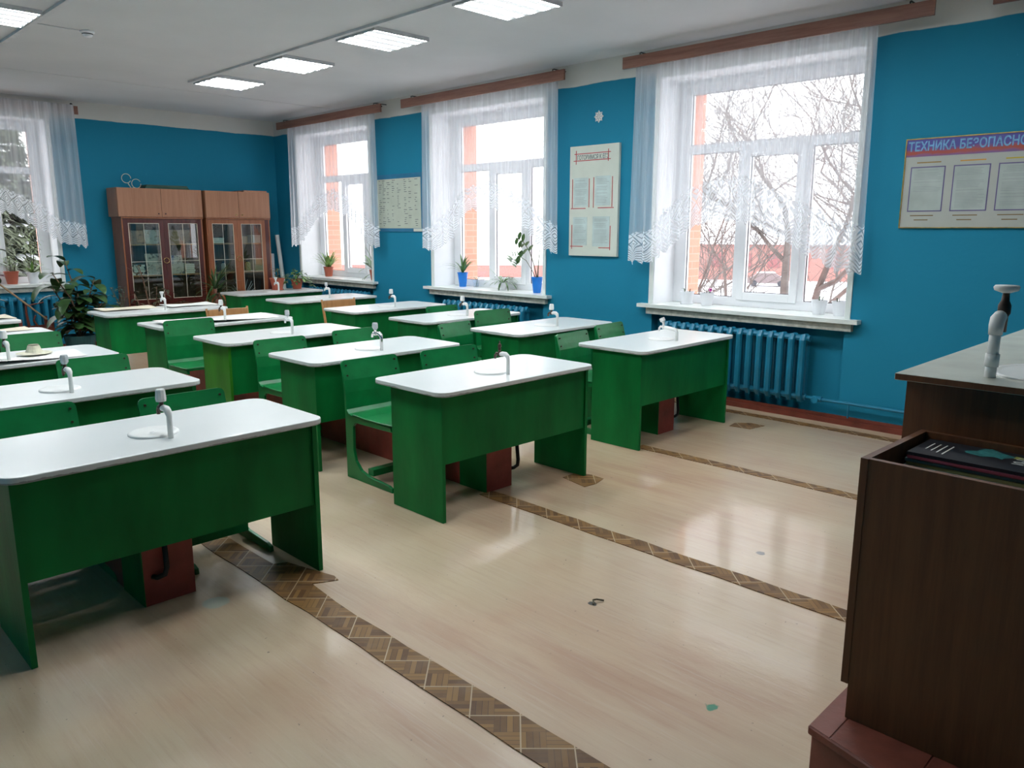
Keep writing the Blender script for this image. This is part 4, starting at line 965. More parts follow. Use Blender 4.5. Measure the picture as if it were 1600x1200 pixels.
# timetable board between the far windows
t = thing('timetable_board', 'cream printed timetable on a teal board between the far and middle windows', 'notice board', (0, 5.36, 1.60), group=None)
m_tb = mat('teal_board', (.015, .16, .30), .4); bm = B(); rect(bm, 0, .99, 0, .76, .002, .014); obj('board', bm, m_tb, t, bevel=.002, seg=1)
bm = B(); rect(bm, .0, .965, .045, .70, .0145, .0165); obj('paper_sheet', bm, mat('cream_grey_paper', (.50, .55, .46), .7, var=.03), t)
bm = B(); R = random.Random(9)
for ci, u in enumerate((.04, .12, .22, .33, .45, .60, .70, .83)):
    for r in range(24):
        if R.random() < (.75 if r < 4 else .5):
            uu = u+R.uniform(0, .02); rect(bm, uu, min(.955, uu+R.uniform(.02, .07)), .675-r*.026, .675-r*.026+.007, .0166, .0169)
obj('print_lines', bm, m_ink, t, label='columns of small dark print')
bm = B(); rect(bm, .80, .98, .005, .04, .0145, .016); obj('corner_slip', bm, m_board, t, label='small pale slip at the lower corner'); bm = B(); rect(bm, .02, .05, .01, .03, .0145, .016); obj('corner_slip', bm, m_board, t)

# exam board
t = thing('exam_board', 'tall pale foam board with red tape corners and four sheets between the windows', 'notice board', (0, 1.815, 1.355))
HB_ = 1.135; WB = .65
bm = B(); rect(bm, 0, WB, 0, HB_, .003, .035); obj('board', bm, m_board, t, bevel=.003, seg=1)
bm = B(); d0, d1 = .0352, .0372
def hline(u0, u1, z, th=.008): q_ = B(); rect(q_, u0, u1, z-th/2, z+th/2, d0, d1); obj('red_tape', q_, m_red_tape, t)
def vline(u, z0, z1, th=.008): q_ = B(); rect(q_, u-th/2, u+th/2, z0, z1, d0, d1+.0004); obj('red_tape', q_, m_red_tape, t)
hline(.06, .545, 1.055); hline(.05, .545, .985); vline(.085, .95, 1.09); vline(.515, .965, 1.085)
for (a, b_, zt, zb) in ((.04, .27, .80, .50), (.33, .575, .81, .50)):
    vline(a, zb, zt); vline(b_, zb+.005, zt)
hline(.02, .225, .495); hline(.39, .60, .498)
vline(.04, .07, .325); vline(.56, .065, .315); hline(.02, .195, .098); hline(.41, .565, .088)
bm.free()
for i, (u0, z0, w_, h_) in enumerate(((.06, .515, .195, .295), (.35, .52, .20, .30), (.055, .11, .195, .295), (.325, .10, .225, .31))):
    bm = B(); rect(bm, u0, u0+w_, z0, z0+h_, .0355, .0368); p = obj('sheet', bm, mat('bluish_sheet', (.50, .60, .58), .35), t)
    bm = B()
    for k in range(16):
        if R.random() < .85: rect(bm, u0+.02, u0+w_-R.uniform(.015, .06), z0+h_-.03-k*.016, z0+h_-.03-k*.016+.004, .0369, .0371)
    obj('print_lines', bm, m_ink_g, p)
m_letter = mat('grey_cut_letters', (.16, .20, .20), .6)
text_mesh('ГОТОВИМСЯ К ЕГЭ', .062, m_letter, 'title', t, (-.0355, -.098, .995), TR, .0006, .0012, sx=.72)

# crocheted snowflake
bm = B(); pts = []
for k in range(32):
    a = 2*PI*k/32; r_ = .062*(1 if k % 4 == 0 else (.78 if k % 2 else .70)); pts.append((-r_*math.cos(a), r_*math.sin(a)))
prism(bm, pts, 'x', -.006, -.002)
t = thing('paper_snowflake', 'small white crocheted snowflake on the blue wall above the tall board', 'snowflake', (0, 1.462, 2.77)); obj('disc', bm, m_paper, t)
bm = B()
for k in range(8): a = 2*PI*k/8; tube(bm, [(-.0065, .014*math.cos(a), .014*math.sin(a)), (-.0065, .052*math.cos(a), .052*math.sin(a))], .003, 5)
lathe(bm, [(.018, 0), (.022, .002), (.026, 0)], 16); bmesh.ops.transform(bm, matrix=Matrix.Identity(4), verts=bm.verts)
obj('thread_ribs', bm, m_ink_g, t)

# safety poster
t = thing('safety_poster', 'wide safety poster with gold edge and purple title band on the right wall', 'poster', (0, -1.585, 1.650))
WP, HPst = 1.25, .655
bm = B(); rect(bm, 0, WP, 0, HPst, .003, .012); obj('board', bm, mat('grey_poster_card', (.44, .46, .42), .4, var=.02), t)
bm = B(); rect(bm, -.006, 0, -.006, HPst+.006, .002, .02); rect(bm, WP, WP+.006, -.006, HPst+.006, .002, .02); rect(bm, 0, WP, -.006, 0, .002, .02); rect(bm, 0, WP, HPst, HPst+.006, .002, .02); obj('gold_edge', bm, m_gold, t)
m_band, b, g = newm('sunset_band_print', Roughness=.25); O, xyz = g.obj()
zz = g.m('ADD', xyz[2], g.m('MULTIPLY', g.m('SUBTRACT', g.noise(O, 9, 4, .6, (1, 1, 3)), .5), .05))
g.L.new(g.mix(g.step(zz, .555, .60), g.mix(g.step(zz, .525, .555), (.22, .13, .30), (.42, .09, .06)), (.10, .09, .34)), b.inputs['Base Color'])
bm = B(); rect(bm, 0, WP, .527, HPst, .0122, .0135); obj('title_band', bm, m_band, t)
m_tt = mat('light_blue_title', (.16, .38, .62), .3, var=.15, scale=40)
text_mesh('ТЕХНИКА БЕЗОПАСНОСТИ', .092, m_tt, 'title', t, (-.0136, -.012, .570), TR, .0008, .0022, sx=.765)
R = random.Random(11)
for i, u in enumerate((.045, .345, .64, .94)):
    bm = B(); rect(bm, u, u+.245, .118, .452, .0122, .0138); fr = obj('sheet_frame', bm, mat('purple_pocket_edge', (.13, .10, .24), .3), t)
    bm = B(); rect(bm, u+.008, u+.237, .126, .444, .0139, .0146); sh = obj('sheet', bm, mat('grey_sheet', (.42, .48, .45), .4), fr)
    bm = B()
    for k in range(26 if i else 15):
        if R.random() < .8: rect(bm, u+.03+(.02 if k < 3 else 0), u+.225-R.uniform(0, .05), .425-k*.0112, .425-k*.0112+.0035, .0147, .0149)
    obj('print_lines', bm, m_ink_g, fr)
    bm = B(); rect(bm, u+.04, u+.21, .478, .487, .0122, .013); obj('caption', bm, mat('orange_caption', [(.32, .2, .05), (.62, .30, .04), (.60, .45, .03), (.62, .30, .04)][i], .5), t)
    bm = B(); rect(bm, u+.025, u+.19, .085, .092, .0122, .013); rect(bm, u+.055, u+.155, .052, .059, .0122, .013); obj('caption', bm, mat('brown_caption', (.20, .13, .04), .5), t)
bm = B(); lathe(bm, [(0, 0), (.006, 0), (.004, .006)], 6); bm.free()

# ------------------------------------------------------------------ paper on the desks
def sheet(x, y, z, w, d, rz, m, label, warp=.008, name='paper_sheet'):
    bm = B(); n = 10; g_ = []
    for i in range(n+1):
        r_ = []
        for j in range(5):
            u, v = i/n, j/4; r_.append((-w/2+w*u, -d/2+d*v, warp*(math.sin(u*5+v*2)+1)*.5+.001))
        g_.append(r_)
    top = [[bm.verts.new(p) for p in r_] for r_ in g_]; bot = [[bm.verts.new((p[0], p[1], max(.0003, p[2]-.0012))) for p in r_] for r_ in g_]
    for i in range(n):
        for j in range(4):
            bm.faces.new((top[i][j], top[i+1][j], top[i+1][j+1], top[i][j+1])); bm.faces.new((bot[i][j], bot[i][j+1], bot[i+1][j+1], bot[i+1][j]))
    for i in range(n): bm.faces.new((top[i][0], bot[i][0], bot[i+1][0], top[i+1][0])); bm.faces.new((top[i][4], top[i+1][4], bot[i+1][4], bot[i][4]))
    for j in range(4): bm.faces.new((top[0][j], top[0][j+1], bot[0][j+1], bot[0][j])); bm.faces.new((top[n][j], bot[n][j], bot[n][j+1], top[n][j+1]))
    bmesh.ops.recalc_face_normals(bm, faces=bm.faces)
    return tag(obj(name, bm, m, None, (x, y, z), rot=(0, 0, rz)), label, 'paper', 'large sheets lying on the desks')
TZ = .7645
sheet(-3.48, 5.26, TZ+.001, .60, .36, .0, m_paper_c, 'large cream sheet on the left half of the farthest middle desk', .010)
sheet(-2.80, 5.22, TZ+.001, .56, .36, .02, m_paper, 'large white sheet on the right half of the farthest middle desk', .010)
sheet(-3.25, 3.50, TZ+.001, 1.1, .40, .0, m_paper, 'long bent white sheet on the fourth middle desk', .022)
sheet(-5.35, 2.13, TZ+.001, .95, .26, .05, m_paper, 'white warped sheet under the cream paper model on a left desk', .024)
sheet(-5.05, 3.98, TZ+.001, .62, .22, .1, m_paper_c, 'cream sheet on the white top behind the green chair back at the left', .012)
sheet(-4.78, 5.18, TZ+.001, .34, .34, .1, m_paper_c, 'curled cream sheet on the farthest left desk by the red planter', .02)
t = thing('paper_model', 'small cream moulded paper cone model with a wide brim on the left desk', 'paper model', (-5.13, 2.30, TZ+.0005+.012))
m_model = mat('cream_plaster_paper', (.62, .60, .46), .8, var=.08, scale=30)
bm = B(); lathe(bm, [(.0, .0), (.10, .001), (.112, .004), (.10, .007), (.055, .012), (.045, .03), (.036, .055), (0, .056)], 20); obj('brim_and_cone', bm, m_model, t)
bm = B(); lathe(bm, [(0, .0565), (.034, .0565), (.032, .063), (0, .064)], 12); obj('top_patch', bm, mat('grey_green_patch', (.26, .25, .18), .8), t, label='grey-green top of the cone')

# ------------------------------------------------------------------ plants
def pot(t, r0, r1, h, m, soil=True, rim=True, n=24):
    bm = B(); pr = [(0, 0), (r0, 0), (r1, h-.012 if rim else h)] + ([(r1*1.08, h-.012), (r1*1.08, h), (r1*.95, h)] if rim else [(r1*.95, h)]) + [(r1*.9, h-.02), (0, h-.02)]
    lathe(bm, pr, n); obj('pot', bm, m, t, smooth=False)
    if soil: bm = B(); lathe(bm, [(0, h-.012), (r1*.6, h-.014), (r1*.9, h-.019)], 16); obj('soil', bm, m_soil, t)
def plant(name, label, loc, cat='potted plant', group=None): return thing(name, label, cat, loc, 0, group)
def tuft(bm, n, L, w, R, base=(0, 0, 0), el=(.7, 1.4), droop=(.4, 1.0), az=(0, 2*PI), spread=.01, seg=6, fold=.2):
    for k in range(n):
        a = R.uniform(*az); leaf(bm, (base[0]+math.cos(a)*spread, base[1]+math.sin(a)*spread, base[2]), a, R.uniform(*el), L*R.uniform(.7, 1.1), w*R.uniform(.8, 1.2), R.uniform(*droop), seg, fold)
# four white pots on the sill of the nearest window
for i, (x, y, lb) in enumerate(((.21, .455, 'white pot with short cuttings, leftmost on the big window sill'), (.22, .235, 'white pot with a small pink flower on the big window sill'), (.20, -.90, 'white pot with a small green shoot at the right part of the big window sill'), (.20, -1.085, 'white pot at the right end of the big window sill, half behind the wall edge'))):
    t = plant('potted_seedling', lb, (x, y, ZS+.0005), group='white pots on the big window sill'); pot(t, .05, .068, .125, m_whitepot)
    bm = B(); lathe(bm, [(0, 0), (.062, 0), (.066, .012), (.05, .012)], 20)
    if i == 0: obj('saucer', bm, m_whitepot, t)
    else: bm.free()
    R = random.Random(i); bm = B()
    for k in range(4 if i < 3 else 3):
        a = R.uniform(0, 6); bx_, by_ = .025*math.cos(a), .025*math.sin(a); tube(bm, [(bx_, by_, .105), (bx_*1.3, by_*1.3, .15)], .003, 6); leaf(bm, (bx_*1.3, by_*1.3, .148), a, .3, .035, .018, .3)
    obj('shoots', bm, m_leaf if i else m_leaf_m, t)
    if i == 1:
        bm = B(); tube(bm, [(.0, -.03, .105), (0, -.04, .15)], .003, 6); obj('flower_stem', bm, m_stem, t)
        bm = B()
        for k in range(7): leaf(bm, (0, -.04, .15), k*.9, .1+.5*(k % 2), .045, .035, .5)
        obj('flower', bm, mat('bright_pink_petals', (.80, .10, .50), .5), t, label='bright pink petals')
# middle window sill
t = plant('potted_grass_plant', 'narrow-leaved plant in a blue pot at the left of the middle window sill', (.20, 3.83, ZS+.0005)); pot(t, .045, .066, .185, m_bluepot, rim=True)
R = random.Random(3); bm = B()
tuft(bm, 20, .27, .02, R, (0, 0, .17), (.7, 1.5), (.1, .9)); leaf(bm, (0, 0, .17), PI*.62, 1.0, .36, .014, .95, 9); leaf(bm, (0, 0, .17), PI*.68, .9, .36, .014, .95, 9); leaf(bm, (0, 0, .17), -PI*.45, .85, .34, .012, .85, 9); leaf(bm, (0, 0, .17), -PI*.5, 1.1, .32, .012, .8, 9)
obj('leaves', bm, m_leaf_m, t)
t = plant('cutting_in_cup', 'leaf cutting in a clear plastic cup next to the left blue pot', (.26, 3.64, ZS+.0005), 'plant cutting')
bm = B(); lathe(bm, [(0, 0), (.033, 0), (.044, .10), (.041, .10), (.031, .003), (0, .003)], 20); obj('cup', bm, m_cup, t, smooth=True)
bm = B(); tube(bm, [(0, 0, .01), (.005, -.02, .10), (.0, -.06, .14)], .003, 6); leaf(bm, (0, .0, .10), PI*.5, .6, .12, .03, .8); leaf(bm, (0, -.02, .1), -PI*.5, .5, .14, .03, .8); leaf(bm, (0, -.02, .1), -PI*.3, .9, .12, .02, .8); obj('cutting', bm, m_leaf_m, t)
t = plant('spider_plant', 'small spider plant drooping from a white cup in the middle of the sill', (.19, 3.08, ZS+.0005)); pot(t, .035, .048, .09, m_whitepot, rim=False)
R = random.Random(5); bm = B(); tuft(bm, 30, .25, .02, R, (0, 0, .08), (.2, 1.0), (.7, 1.2)); leaf(bm, (0, 0, .08), 2.0, .9, .28, .012, .2, 6); obj('leaves', bm, m_leaf_m, t)
t = plant('arching_leafy_plant', 'tall arching plant with oval leaves in a blue pot at the right of the sill', (.15, 2.46, ZS+.0005)); pot(t, .045, .066, .185, m_bluepot)
bs = B(); bl = B()
def zz_stem(pts, nleaf, t0=.3, size=.085, lw=.045, R=random.Random(2), r=.007):
    pts = [Vector(p) for p in pts]; tube(bs, pts, [r]+[r*.7]*(len(pts)-2)+[.003], 7)
    m = len(pts)-1
    for k in range(nleaf):
        s = (t0+(1-t0)*k/(nleaf-1))*m; i = min(int(s), m-1); p = pts[i].lerp(pts[i+1], s-i); d = (pts[i+1]-pts[i]).normalized()
        side = d.cross(Vector((1, 0, .2))).normalized()*(1 if k % 2 else -1)
        az = math.atan2(side.y, side.x); leaf(bl, p, az, math.asin(max(-1, min(1, side.z)))+.2, size*R.uniform(.8, 1.1), lw, .25, 4, .2)
zz_stem([(0, .0, .17), (.0, .05, .32), (0, .12, .47), (0, .22, .58), (0, .33, .63), (0, .43, .61)], 12, .42, .10, .05)
zz_stem([(0, .02, .17), (.01, .10, .27), (.02, .20, .37), (.02, .32, .42), (.02, .42, .39), (.02, .46, .33)], 12, .55, .10, .065, random.Random(8), .005)
zz_stem([(0, -.01, .17), (.0, -.02, .35), (0, -.05, .55)], 3, .9, .04, .02, random.Random(9), .008)
obj('stems', bs, m_stem, t, smooth=True); obj('leaves', bl, m_leaf_m, t)
# far corner window sill
t = plant('spider_plant', 'bushy pale green spider plant in a terracotta pot on the far corner window sill', (.20, 7.03, ZS+.0005)); pot(t, .055, .075, .15, m_terracotta)
R = random.Random(6); bm = B(); tuft(bm, 46, .30, .022, R, (0, 0, .135), (.7, 1.5), (.15, .9), spread=.03); leaf(bm, (0, 0, .13), 2.2, .7, .34, .016, .7, 7); obj('leaves', bm, m_leaf_l, t)
t = plant('orchid_like_plant', 'leafy plant in a terracotta pot half behind the edge of the far corner window', (.15, 5.72, ZS+.0005)); pot(t, .05, .07, .15, m_terracotta)
R = random.Random(7); bm = B(); tuft(bm, 8, .30, .055, R, (0, 0, .13), (.8, 1.4), (.3, .9), az=(1.3, 2.9)); leaf(bm, (0, 0, .13), PI*.55, .4, .35, .03, .7, 7); leaf(bm, (0, 0, .1), PI*.6, -.2, .30, .02, .4, 7); leaf(bm, (0, 0, .1), PI*.5, -.1, .36, .016, .5, 7); leaf(bm, (0, 0, .13), PI*.5, 1.3, .42, .012, .4, 7); obj('leaves', bm, m_leaf_m, t)
# back window sill
t = plant('potted_sprouts', 'pale green sprouting plant in a terracotta pot on the back window sill', (-3.845, 8.40, ZS+.0005)); pot(t, .06, .088, .17, m_terracotta)
R = random.Random(8); bs = B(); bm = B()
for k in range(12):
    a = R.uniform(0, 6.3); x_, y_ = .05*math.cos(a), .05*math.sin(a); h_ = R.uniform(.12, .24); tube(bs, [(x_, y_, .15), (x_*1.4, y_*1.4, .15+h_)], .003, 5)
    for q in range(5): leaf(bm, (x_*1.4, y_*1.4, .15+h_*(.5+.12*q)), R.uniform(0, 6.3), .4, .07, .02, .5)
obj('stems', bs, m_stem, t); obj('leaves', bm, m_leaf_l, t)
t = plant('potted_lily', 'tall feathery plant in a white pot on the back window sill', (-3.60, 8.36, ZS+.0005)); pot(t, .055, .075, .15, m_whitepot)
R = random.Random(9); bs = B(); bm = B()
for (dx, hh_) in ((0, .60), (.06, .45), (-.08, .38)):
    pts = [(0, 0, .13), (dx*.5, 0, .13+hh_*.5), (dx*1.2, 0, .13+hh_)]; tube(bs, pts, .005, 6)
    for q in range(18): f = .25+.75*q/18; leaf(bm, (dx*1.2*f, 0, .13+hh_*f), R.uniform(0, 6.3), .5, .13, .014, .9, 6)
tuft(bm, 20, .22, .03, R, (0, 0, .13), (.5, 1.3), (.3, .9)); obj('stems', bs, m_stem, t); obj('leaves', bm, m_leaf_l, t)
t = plant('magenta_flower_plant', 'plant with magenta flowers at the very left edge of the photo on the back sill', (-4.07, 8.32, ZS+.0005)); pot(t, .055, .075, .12, m_whitepot)
R = random.Random(10); bm = B(); tuft(bm, 14, .16, .05, R, (0, 0, .11), (.2, 1.0), (.3, .9)); obj('leaves', bm, m_leaf, t); bm = B()
for k in range(6):
    p = (R.uniform(-.06, .13), -.06+R.uniform(-.03, .03), .11+R.uniform(-.02, .08))
    for q in range(5): leaf(bm, p, q*1.25, .2, .035, .03, .4)
obj('flowers', bm, mat('magenta_petals', (.28, .01, .08), .5), t, label='dark magenta petals')

# rubber plant in a teal bucket, back left
def big_leafy(t, stems, R, mleaf, L=(.18, .26), wd=.085, n=8, t0=.15):
    bs = B(); bl = B()
    for pts in stems:
        pts = [Vector(p) for p in pts]; m = len(pts)-1; tube(bs, pts, [.012]+[.009]*(m-1)+[.005], 7)
        for k in range(n):
            s = (t0+(1-t0)*k/(n-1))*m; i = min(int(s), m-1); p = pts[i].lerp(pts[i+1], s-i)
            a = k*2.4+R.uniform(-.3, .3); leaf(bl, p, a, R.uniform(-.1, .7), R.uniform(*L), wd, R.uniform(.5, 1.0), 6, .18)
    obj('stems', bs, m_bark, t, smooth=True); obj('leaves', bl, mleaf, t)
t = plant('rubber_plant', 'big dark green rubber plant in a dark teal bucket by the back radiator', (-3.50, 6.95, .0005)); m_bucket = mat('dark_teal_bucket', (.01, .075, .085), .45); 
bm = B(); lathe(bm, [(0, 0), (.14, 0), (.18, .30), (.186, .30), (.186, .315), (.17, .315), (.165, .28), (0, .28)], 28); obj('bucket', bm, m_bucket, t); bm = B(); lathe(bm, [(0, .283), (.164, .281)], 20); obj('soil', bm, m_soil, t)
R = random.Random(12)
big_leafy(t, [[(0, 0, .28), (.03, -.02, .5), (.06, -.06, .72), (.2, -.1, .85)], [(0, 0, .28), (-.06, -.06, .5), (-.12, -.1, .7)], [(0, 0, .28), (.02, 0, .6), (-.02, .0, .95), (-.10, -.05, 1.25)], [(.02, 0, .28), (.08, -.02, .55), (.14, -.05, .8), (.22, -.05, 1.02)], [(-.02, 0, .28), (-.08, -.03, .5), (-.18, -.05, .75), (-.28, -.05, .95)], [(0, .02, .28), (.02, .05, .6), (.05, .1, .9)], [(0, -.02, .28), (0, -.1, .55), (-.02, -.15, .85)], [(.02, -.02, .28), (.12, -.1, .5), (.26, -.12, .72)], [(-.02, -.02, .3), (-.02, -.12, .55), (-.12, -.2, .8), (-.30, -.25, 1.1)]], R, m_leaf, (.22, .36), .13, 13)
t = plant('large_leaf_plant', 'dark broad-leaved plant entering the photo at the left edge before the window', (-4.42, 7.0, .0005)); bm = B(); lathe(bm, [(0, 0), (.12, 0), (.15, .26), (.13, .26), (.12, .24), (0, .24)], 24); obj('pot', bm, m_terracotta, t)
R = random.Random(13); big_leafy(t, [[(0, 0, .24), (0, 0, .7), (.03, 0, 1.1), (.08, 0, 1.38)], [(0, 0, .24), (-.05, 0, .8), (-.1, 0, 1.3)]], R, m_leaf, (.16, .24), .10, 9, .4)
# red wooden planter with crossed sticks
t = thing('wooden_planter', 'red-brown wooden planter frame with a slanting stick by the back radiator', 'planter', (-3.95, 7.15, .0005))
m_rw = wood('red_brown_stained_wood', (.13, .028, .015), (.22, .055, .03), .5)
bm = B()
for (x, y) in ((-.17, -.13), (.17, -.13), (-.17, .13), (.17, .13)): box(bm, x-.016, x+.016, y-.016, y+.016, 0, .55)
obj('posts', bm, m_rw, t, bevel=.002, seg=1, label='four corner posts')
bm = B(); box(bm, -.154, .154, -.148, -.13, .12, .44); box(bm, -.154, .154, .13, .148, .12, .44); box(bm, -.188, -.17, -.114, .114, .12, .44); box(bm, .17, .188, -.114, .114, .12, .44); box(bm, -.154, .154, -.114, .114, .12, .135); obj('slat_box', bm, m_rw, t, bevel=.002, seg=1)
bm = B(); box(bm, -.154, .154, -.114, .114, .136, .40); obj('soil', bm, m_soil, t)
bm = B(); tube(bm, [(-.04, .03, .40), (-.06, .03, .62), (-.055, .03, .73)], [.018, .014, .012], 8); tube(bm, [(-.055, .03, .70), (.14, .03, .73)], .009, 6); tube(bm, [(.06, .0, .40), (.0, -.02, .52), (.02, -.04, .58)], .01, 6); obj('cut_branch', bm, m_rw, t)
bm = B(); tube(bm, [(-.62, .0, 1.28), (-.28, .02, .95), (.15, .0, .52)], .011, 8); tag(obj('slanting_stick', bm, m_rope, t), 'long beige slanting stick')
bm = B(); tube(bm, [(.15, -.02, .50), (.28, -.06, .46), (.45, -.1, .43), (.62, -.12, .425), (.78, -.12, .44)], .004, 6); obj('cord', bm, m_rope, t, label='thin beige cord reaching right')

# dark foliage beside the left cabinet
t = plant('tall_foliage_plant', 'dark drooping bushy plant in front of the left end of the glass cabinets', (-2.50, 7.28, .0005)); bm = B(); lathe(bm, [(0, 0), (.11, 0), (.14, .24), (.125, .24), (.12, .22), (0, .22)], 24); obj('pot', bm, m_terracotta, t)
R = random.Random(14); big_leafy(t, [[(0, 0, .22), (.0, 0, .6), (-.05, 0, .95), (-.10, 0, 1.15)], [(0, 0, .22), (.08, 0, .5), (.18, 0, .72), (.26, 0, .80)], [(0, 0, .22), (-.1, 0, .5), (-.18, 0, .78)], [(.02, 0, .22), (.1, .0, .6), (.12, 0, .85)], [(.0, 0, .22), (.3, -.05, .5), (.45, -.05, .62)]], R, m_leaf_br, (.10, .18), .045, 16, .2)
bm = B()
for k in range(7): a = R.uniform(0, 6.3); leaf(bm, (-.08, 0, .95), a, 1.0, .42, .008, .7, 7)
obj('dry_fronds', bm, mat('reddish_dry_frond', (.13, .05, .03), .7), t, label='thin reddish dry fronds')
t = plant('small_fern', 'pale thin plant beside the left glass cabinet, against the blue wall', (-2.80, 7.55, .0005)); bm = B(); lathe(bm, [(0, 0), (.09, 0), (.11, .2), (.095, .2), (.09, .18), (0, .18)], 20); obj('pot', bm, m_whitepot, t)
R = random.Random(15); bm = B(); bs = B()
for k in range(5): tube(bs, [(0, 0, .18), (R.uniform(-.06, .06), 0, .5), (R.uniform(-.1, .1), 0, .85)], .004, 5)
for k in range(34): leaf(bm, (R.uniform(-.08, .08), R.uniform(-.05, .05), R.uniform(.4, .85)), R.uniform(0, 6.3), .5, .10, .035, .6)
obj('stems', bs, m_stem, t); obj('leaves', bm, leafmat('grey_green_leaf', (.16, .22, .18), .6), t)
# dracaena with a reddish trunk
t = plant('dracaena', 'spiky dracaena with a reddish trunk standing between the two glass cabinets', (-1.56, 7.25, .0005)); bm = B(); lathe(bm, [(0, 0), (.12, 0), (.15, .25), (.135, .25), (.13, .23), (0, .23)], 24); obj('pot', bm, m_terracotta, t)
bm = B(); tube(bm, [(0, 0, .23), (.01, 0, .5), (-.01, 0, .78)], [.03, .024, .022], 10); tube(bm, [(.04, 0, .23), (.06, 0, .5), (.05, 0, .72)], [.022, .02, .018], 10); tube(bm, [(-.05, 0, .23), (-.07, 0, .55)], [.02, .018], 10); obj('trunks', bm, mat('reddish_trunk', (.32, .14, .10), .8, bump=.6, bscale=20), t, label='reddish woody trunks')
R = random.Random(16); bm = B(); tuft(bm, 40, .42, .026, R, (-.01, 0, .78), (-.1, 1.5), (.35, .9), seg=7); tuft(bm, 30, .34, .024, R, (.05, 0, .70), (-.3, 1.3), (.35, .9), seg=7); tuft(bm, 16, .3, .02, R, (-.07, 0, .55), (-.2, 1.2), (.4, .9)); leaf(bm, (0, 0, .78), 5.2, 1.1, .55, .028, .25, 7); leaf(bm, (0, 0, .78), 5.9, .95, .5, .026, .3, 7)
obj('leaves', bm, m_leaf, t)
# plants standing on the farthest right desk
t = plant('small_potted_plant', 'terracotta pot with an almost bare stalk on the farthest right desk', (-.92, 6.62, TZ+.001)); pot(t, .07, .10, .17, m_terracotta); bm = B(); R = random.Random(17)
lathe(bm, [(0, 0), (.085, 0), (.09, .014), (.07, .014)], 20); obj('saucer', bm, m_terracotta, t)
bs = B(); tube(bs, [(0, 0, .15), (.02, 0, .24), (.01, 0, .31)], .008, 6); tube(bs, [(0, 0, .15), (-.03, 0, .23)], .007, 6); obj('stalk', bs, m_stem, t); bm = B()
for k in range(16): leaf(bm, (R.uniform(-.03, .03), 0, R.uniform(.16, .30)), R.uniform(0, 6.3), .5, .09, .025, .7)
obj('leaves', bm, m_leaf_v, t)
t = plant('variegated_trailing_plant', 'trailing plant with cream-edged leaves in a terracotta pot on the farthest right desk', (-.58, 6.66, TZ+.001)); pot(t, .06, .085, .14, m_terracotta); bm = B(); b2 = B(); R = random.Random(18)
for k in range(120):
    a = R.uniform(0, 6.3); r_ = R.uniform(0, .26); p = (r_*math.cos(a), r_*math.sin(a)*.6, max(.01, .20-r_*.62+R.uniform(-.02, .10))); leaf(bm if k % 3 else b2, p, a, R.uniform(-.3, .7), R.uniform(.06, .10), .035, .5)
obj('leaves', bm, m_leaf_m, t); obj('cream_leaves', b2, m_leaf_l, t, label='cream-edged leaves')

# ------------------------------------------------------------------ outside
bm = B(); box(bm, -150, 260, -150, 260, -4.3, -4.2); o = struct('ground', bm, m_snow)
def tree(loc, h, label, seed, spread=.5, depth=5, r0=.16, lean=(0, 0), kids=3):
    R = random.Random(seed); t = thing('bare_tree', label, 'tree', loc, group='bare winter trees outside')
    acc = {0: ([], []), 1: ([], [])}
    def ftube(which, pts, rs, n):
        V_, F_ = acc[which]; m = len(pts); base = len(V_)
        for i, p in enumerate(pts):
            tt = (pts[min(i+1, m-1)]-pts[max(i-1, 0)]).normalized(); a_ = tt.cross(Vector((0, 0, 1)) if abs(tt.z) < .9 else Vector((1, 0, 0))).normalized(); b_ = tt.cross(a_)
            for k in range(n): V_.append(p+rs[i]*(math.cos(2*PI*k/n)*a_+math.sin(2*PI*k/n)*b_))
        for i in range(m-1):
            for k in range(n): F_.append((base+i*n+k, base+i*n+(k+1) % n, base+(i+1)*n+(k+1) % n, base+(i+1)*n+k))
    def grow(p, d, L, r, k):
        n = 4 if k < 4 else 3; pts = [p]; q = p.copy(); dd = d.copy()
        for i in range(n):
            dd = (dd + Vector((R.uniform(-.15, .15), R.uniform(-.15, .15), R.uniform(-.05, .12)))).normalized(); q = q+dd*(L/n); pts.append(q.copy())
        ftube(0 if k <= 1 else 1, pts, [max(.0045, r*(1-.45*i/n)) for i in range(n+1)], 6 if k < 3 else 3)
        if k >= depth: return
        for j in range(4 if k == 0 else kids+(k > 1)):
            s_ = pts[max(1, n-(j*n//4))]; ax = Vector((R.uniform(-1, 1), R.uniform(-1, 1), R.uniform(-.25, .7))).normalized()
            grow(s_, (dd*(1-spread)+ax*spread*1.25).normalized(), L*R.uniform(.58, .80), r*.52, k+1)
    grow(Vector((0, 0, 0)), Vector((lean[0], lean[1], 1)).normalized(), h, r0, 0)
    for nm, w_ in (('trunk', 0), ('branches', 1)):
        me = bpy.data.meshes.new(nm); me.from_pydata([tuple(v) for v in acc[w_][0]], [], acc[w_][1]); me.materials.append(m_winterbark)
        o = bpy.data.objects.new(nm, me); C.objects.link(o); o.parent = t
tree((7.2, 1.9, -4.2), 4.3, 'bare tree close outside the nearest window, thick branches at the right panes', 3, .50, 6, .16, (-.02, .02))
tree((12.5, 9.0, -4.2), 4.2, 'bare tree farther outside seen through the left panes of the nearest window', 5, .50, 6, .13)
tree((16, 22, -4.2), 3.2, 'distant bare tree outside the middle window', 8, .55, 5, .12)
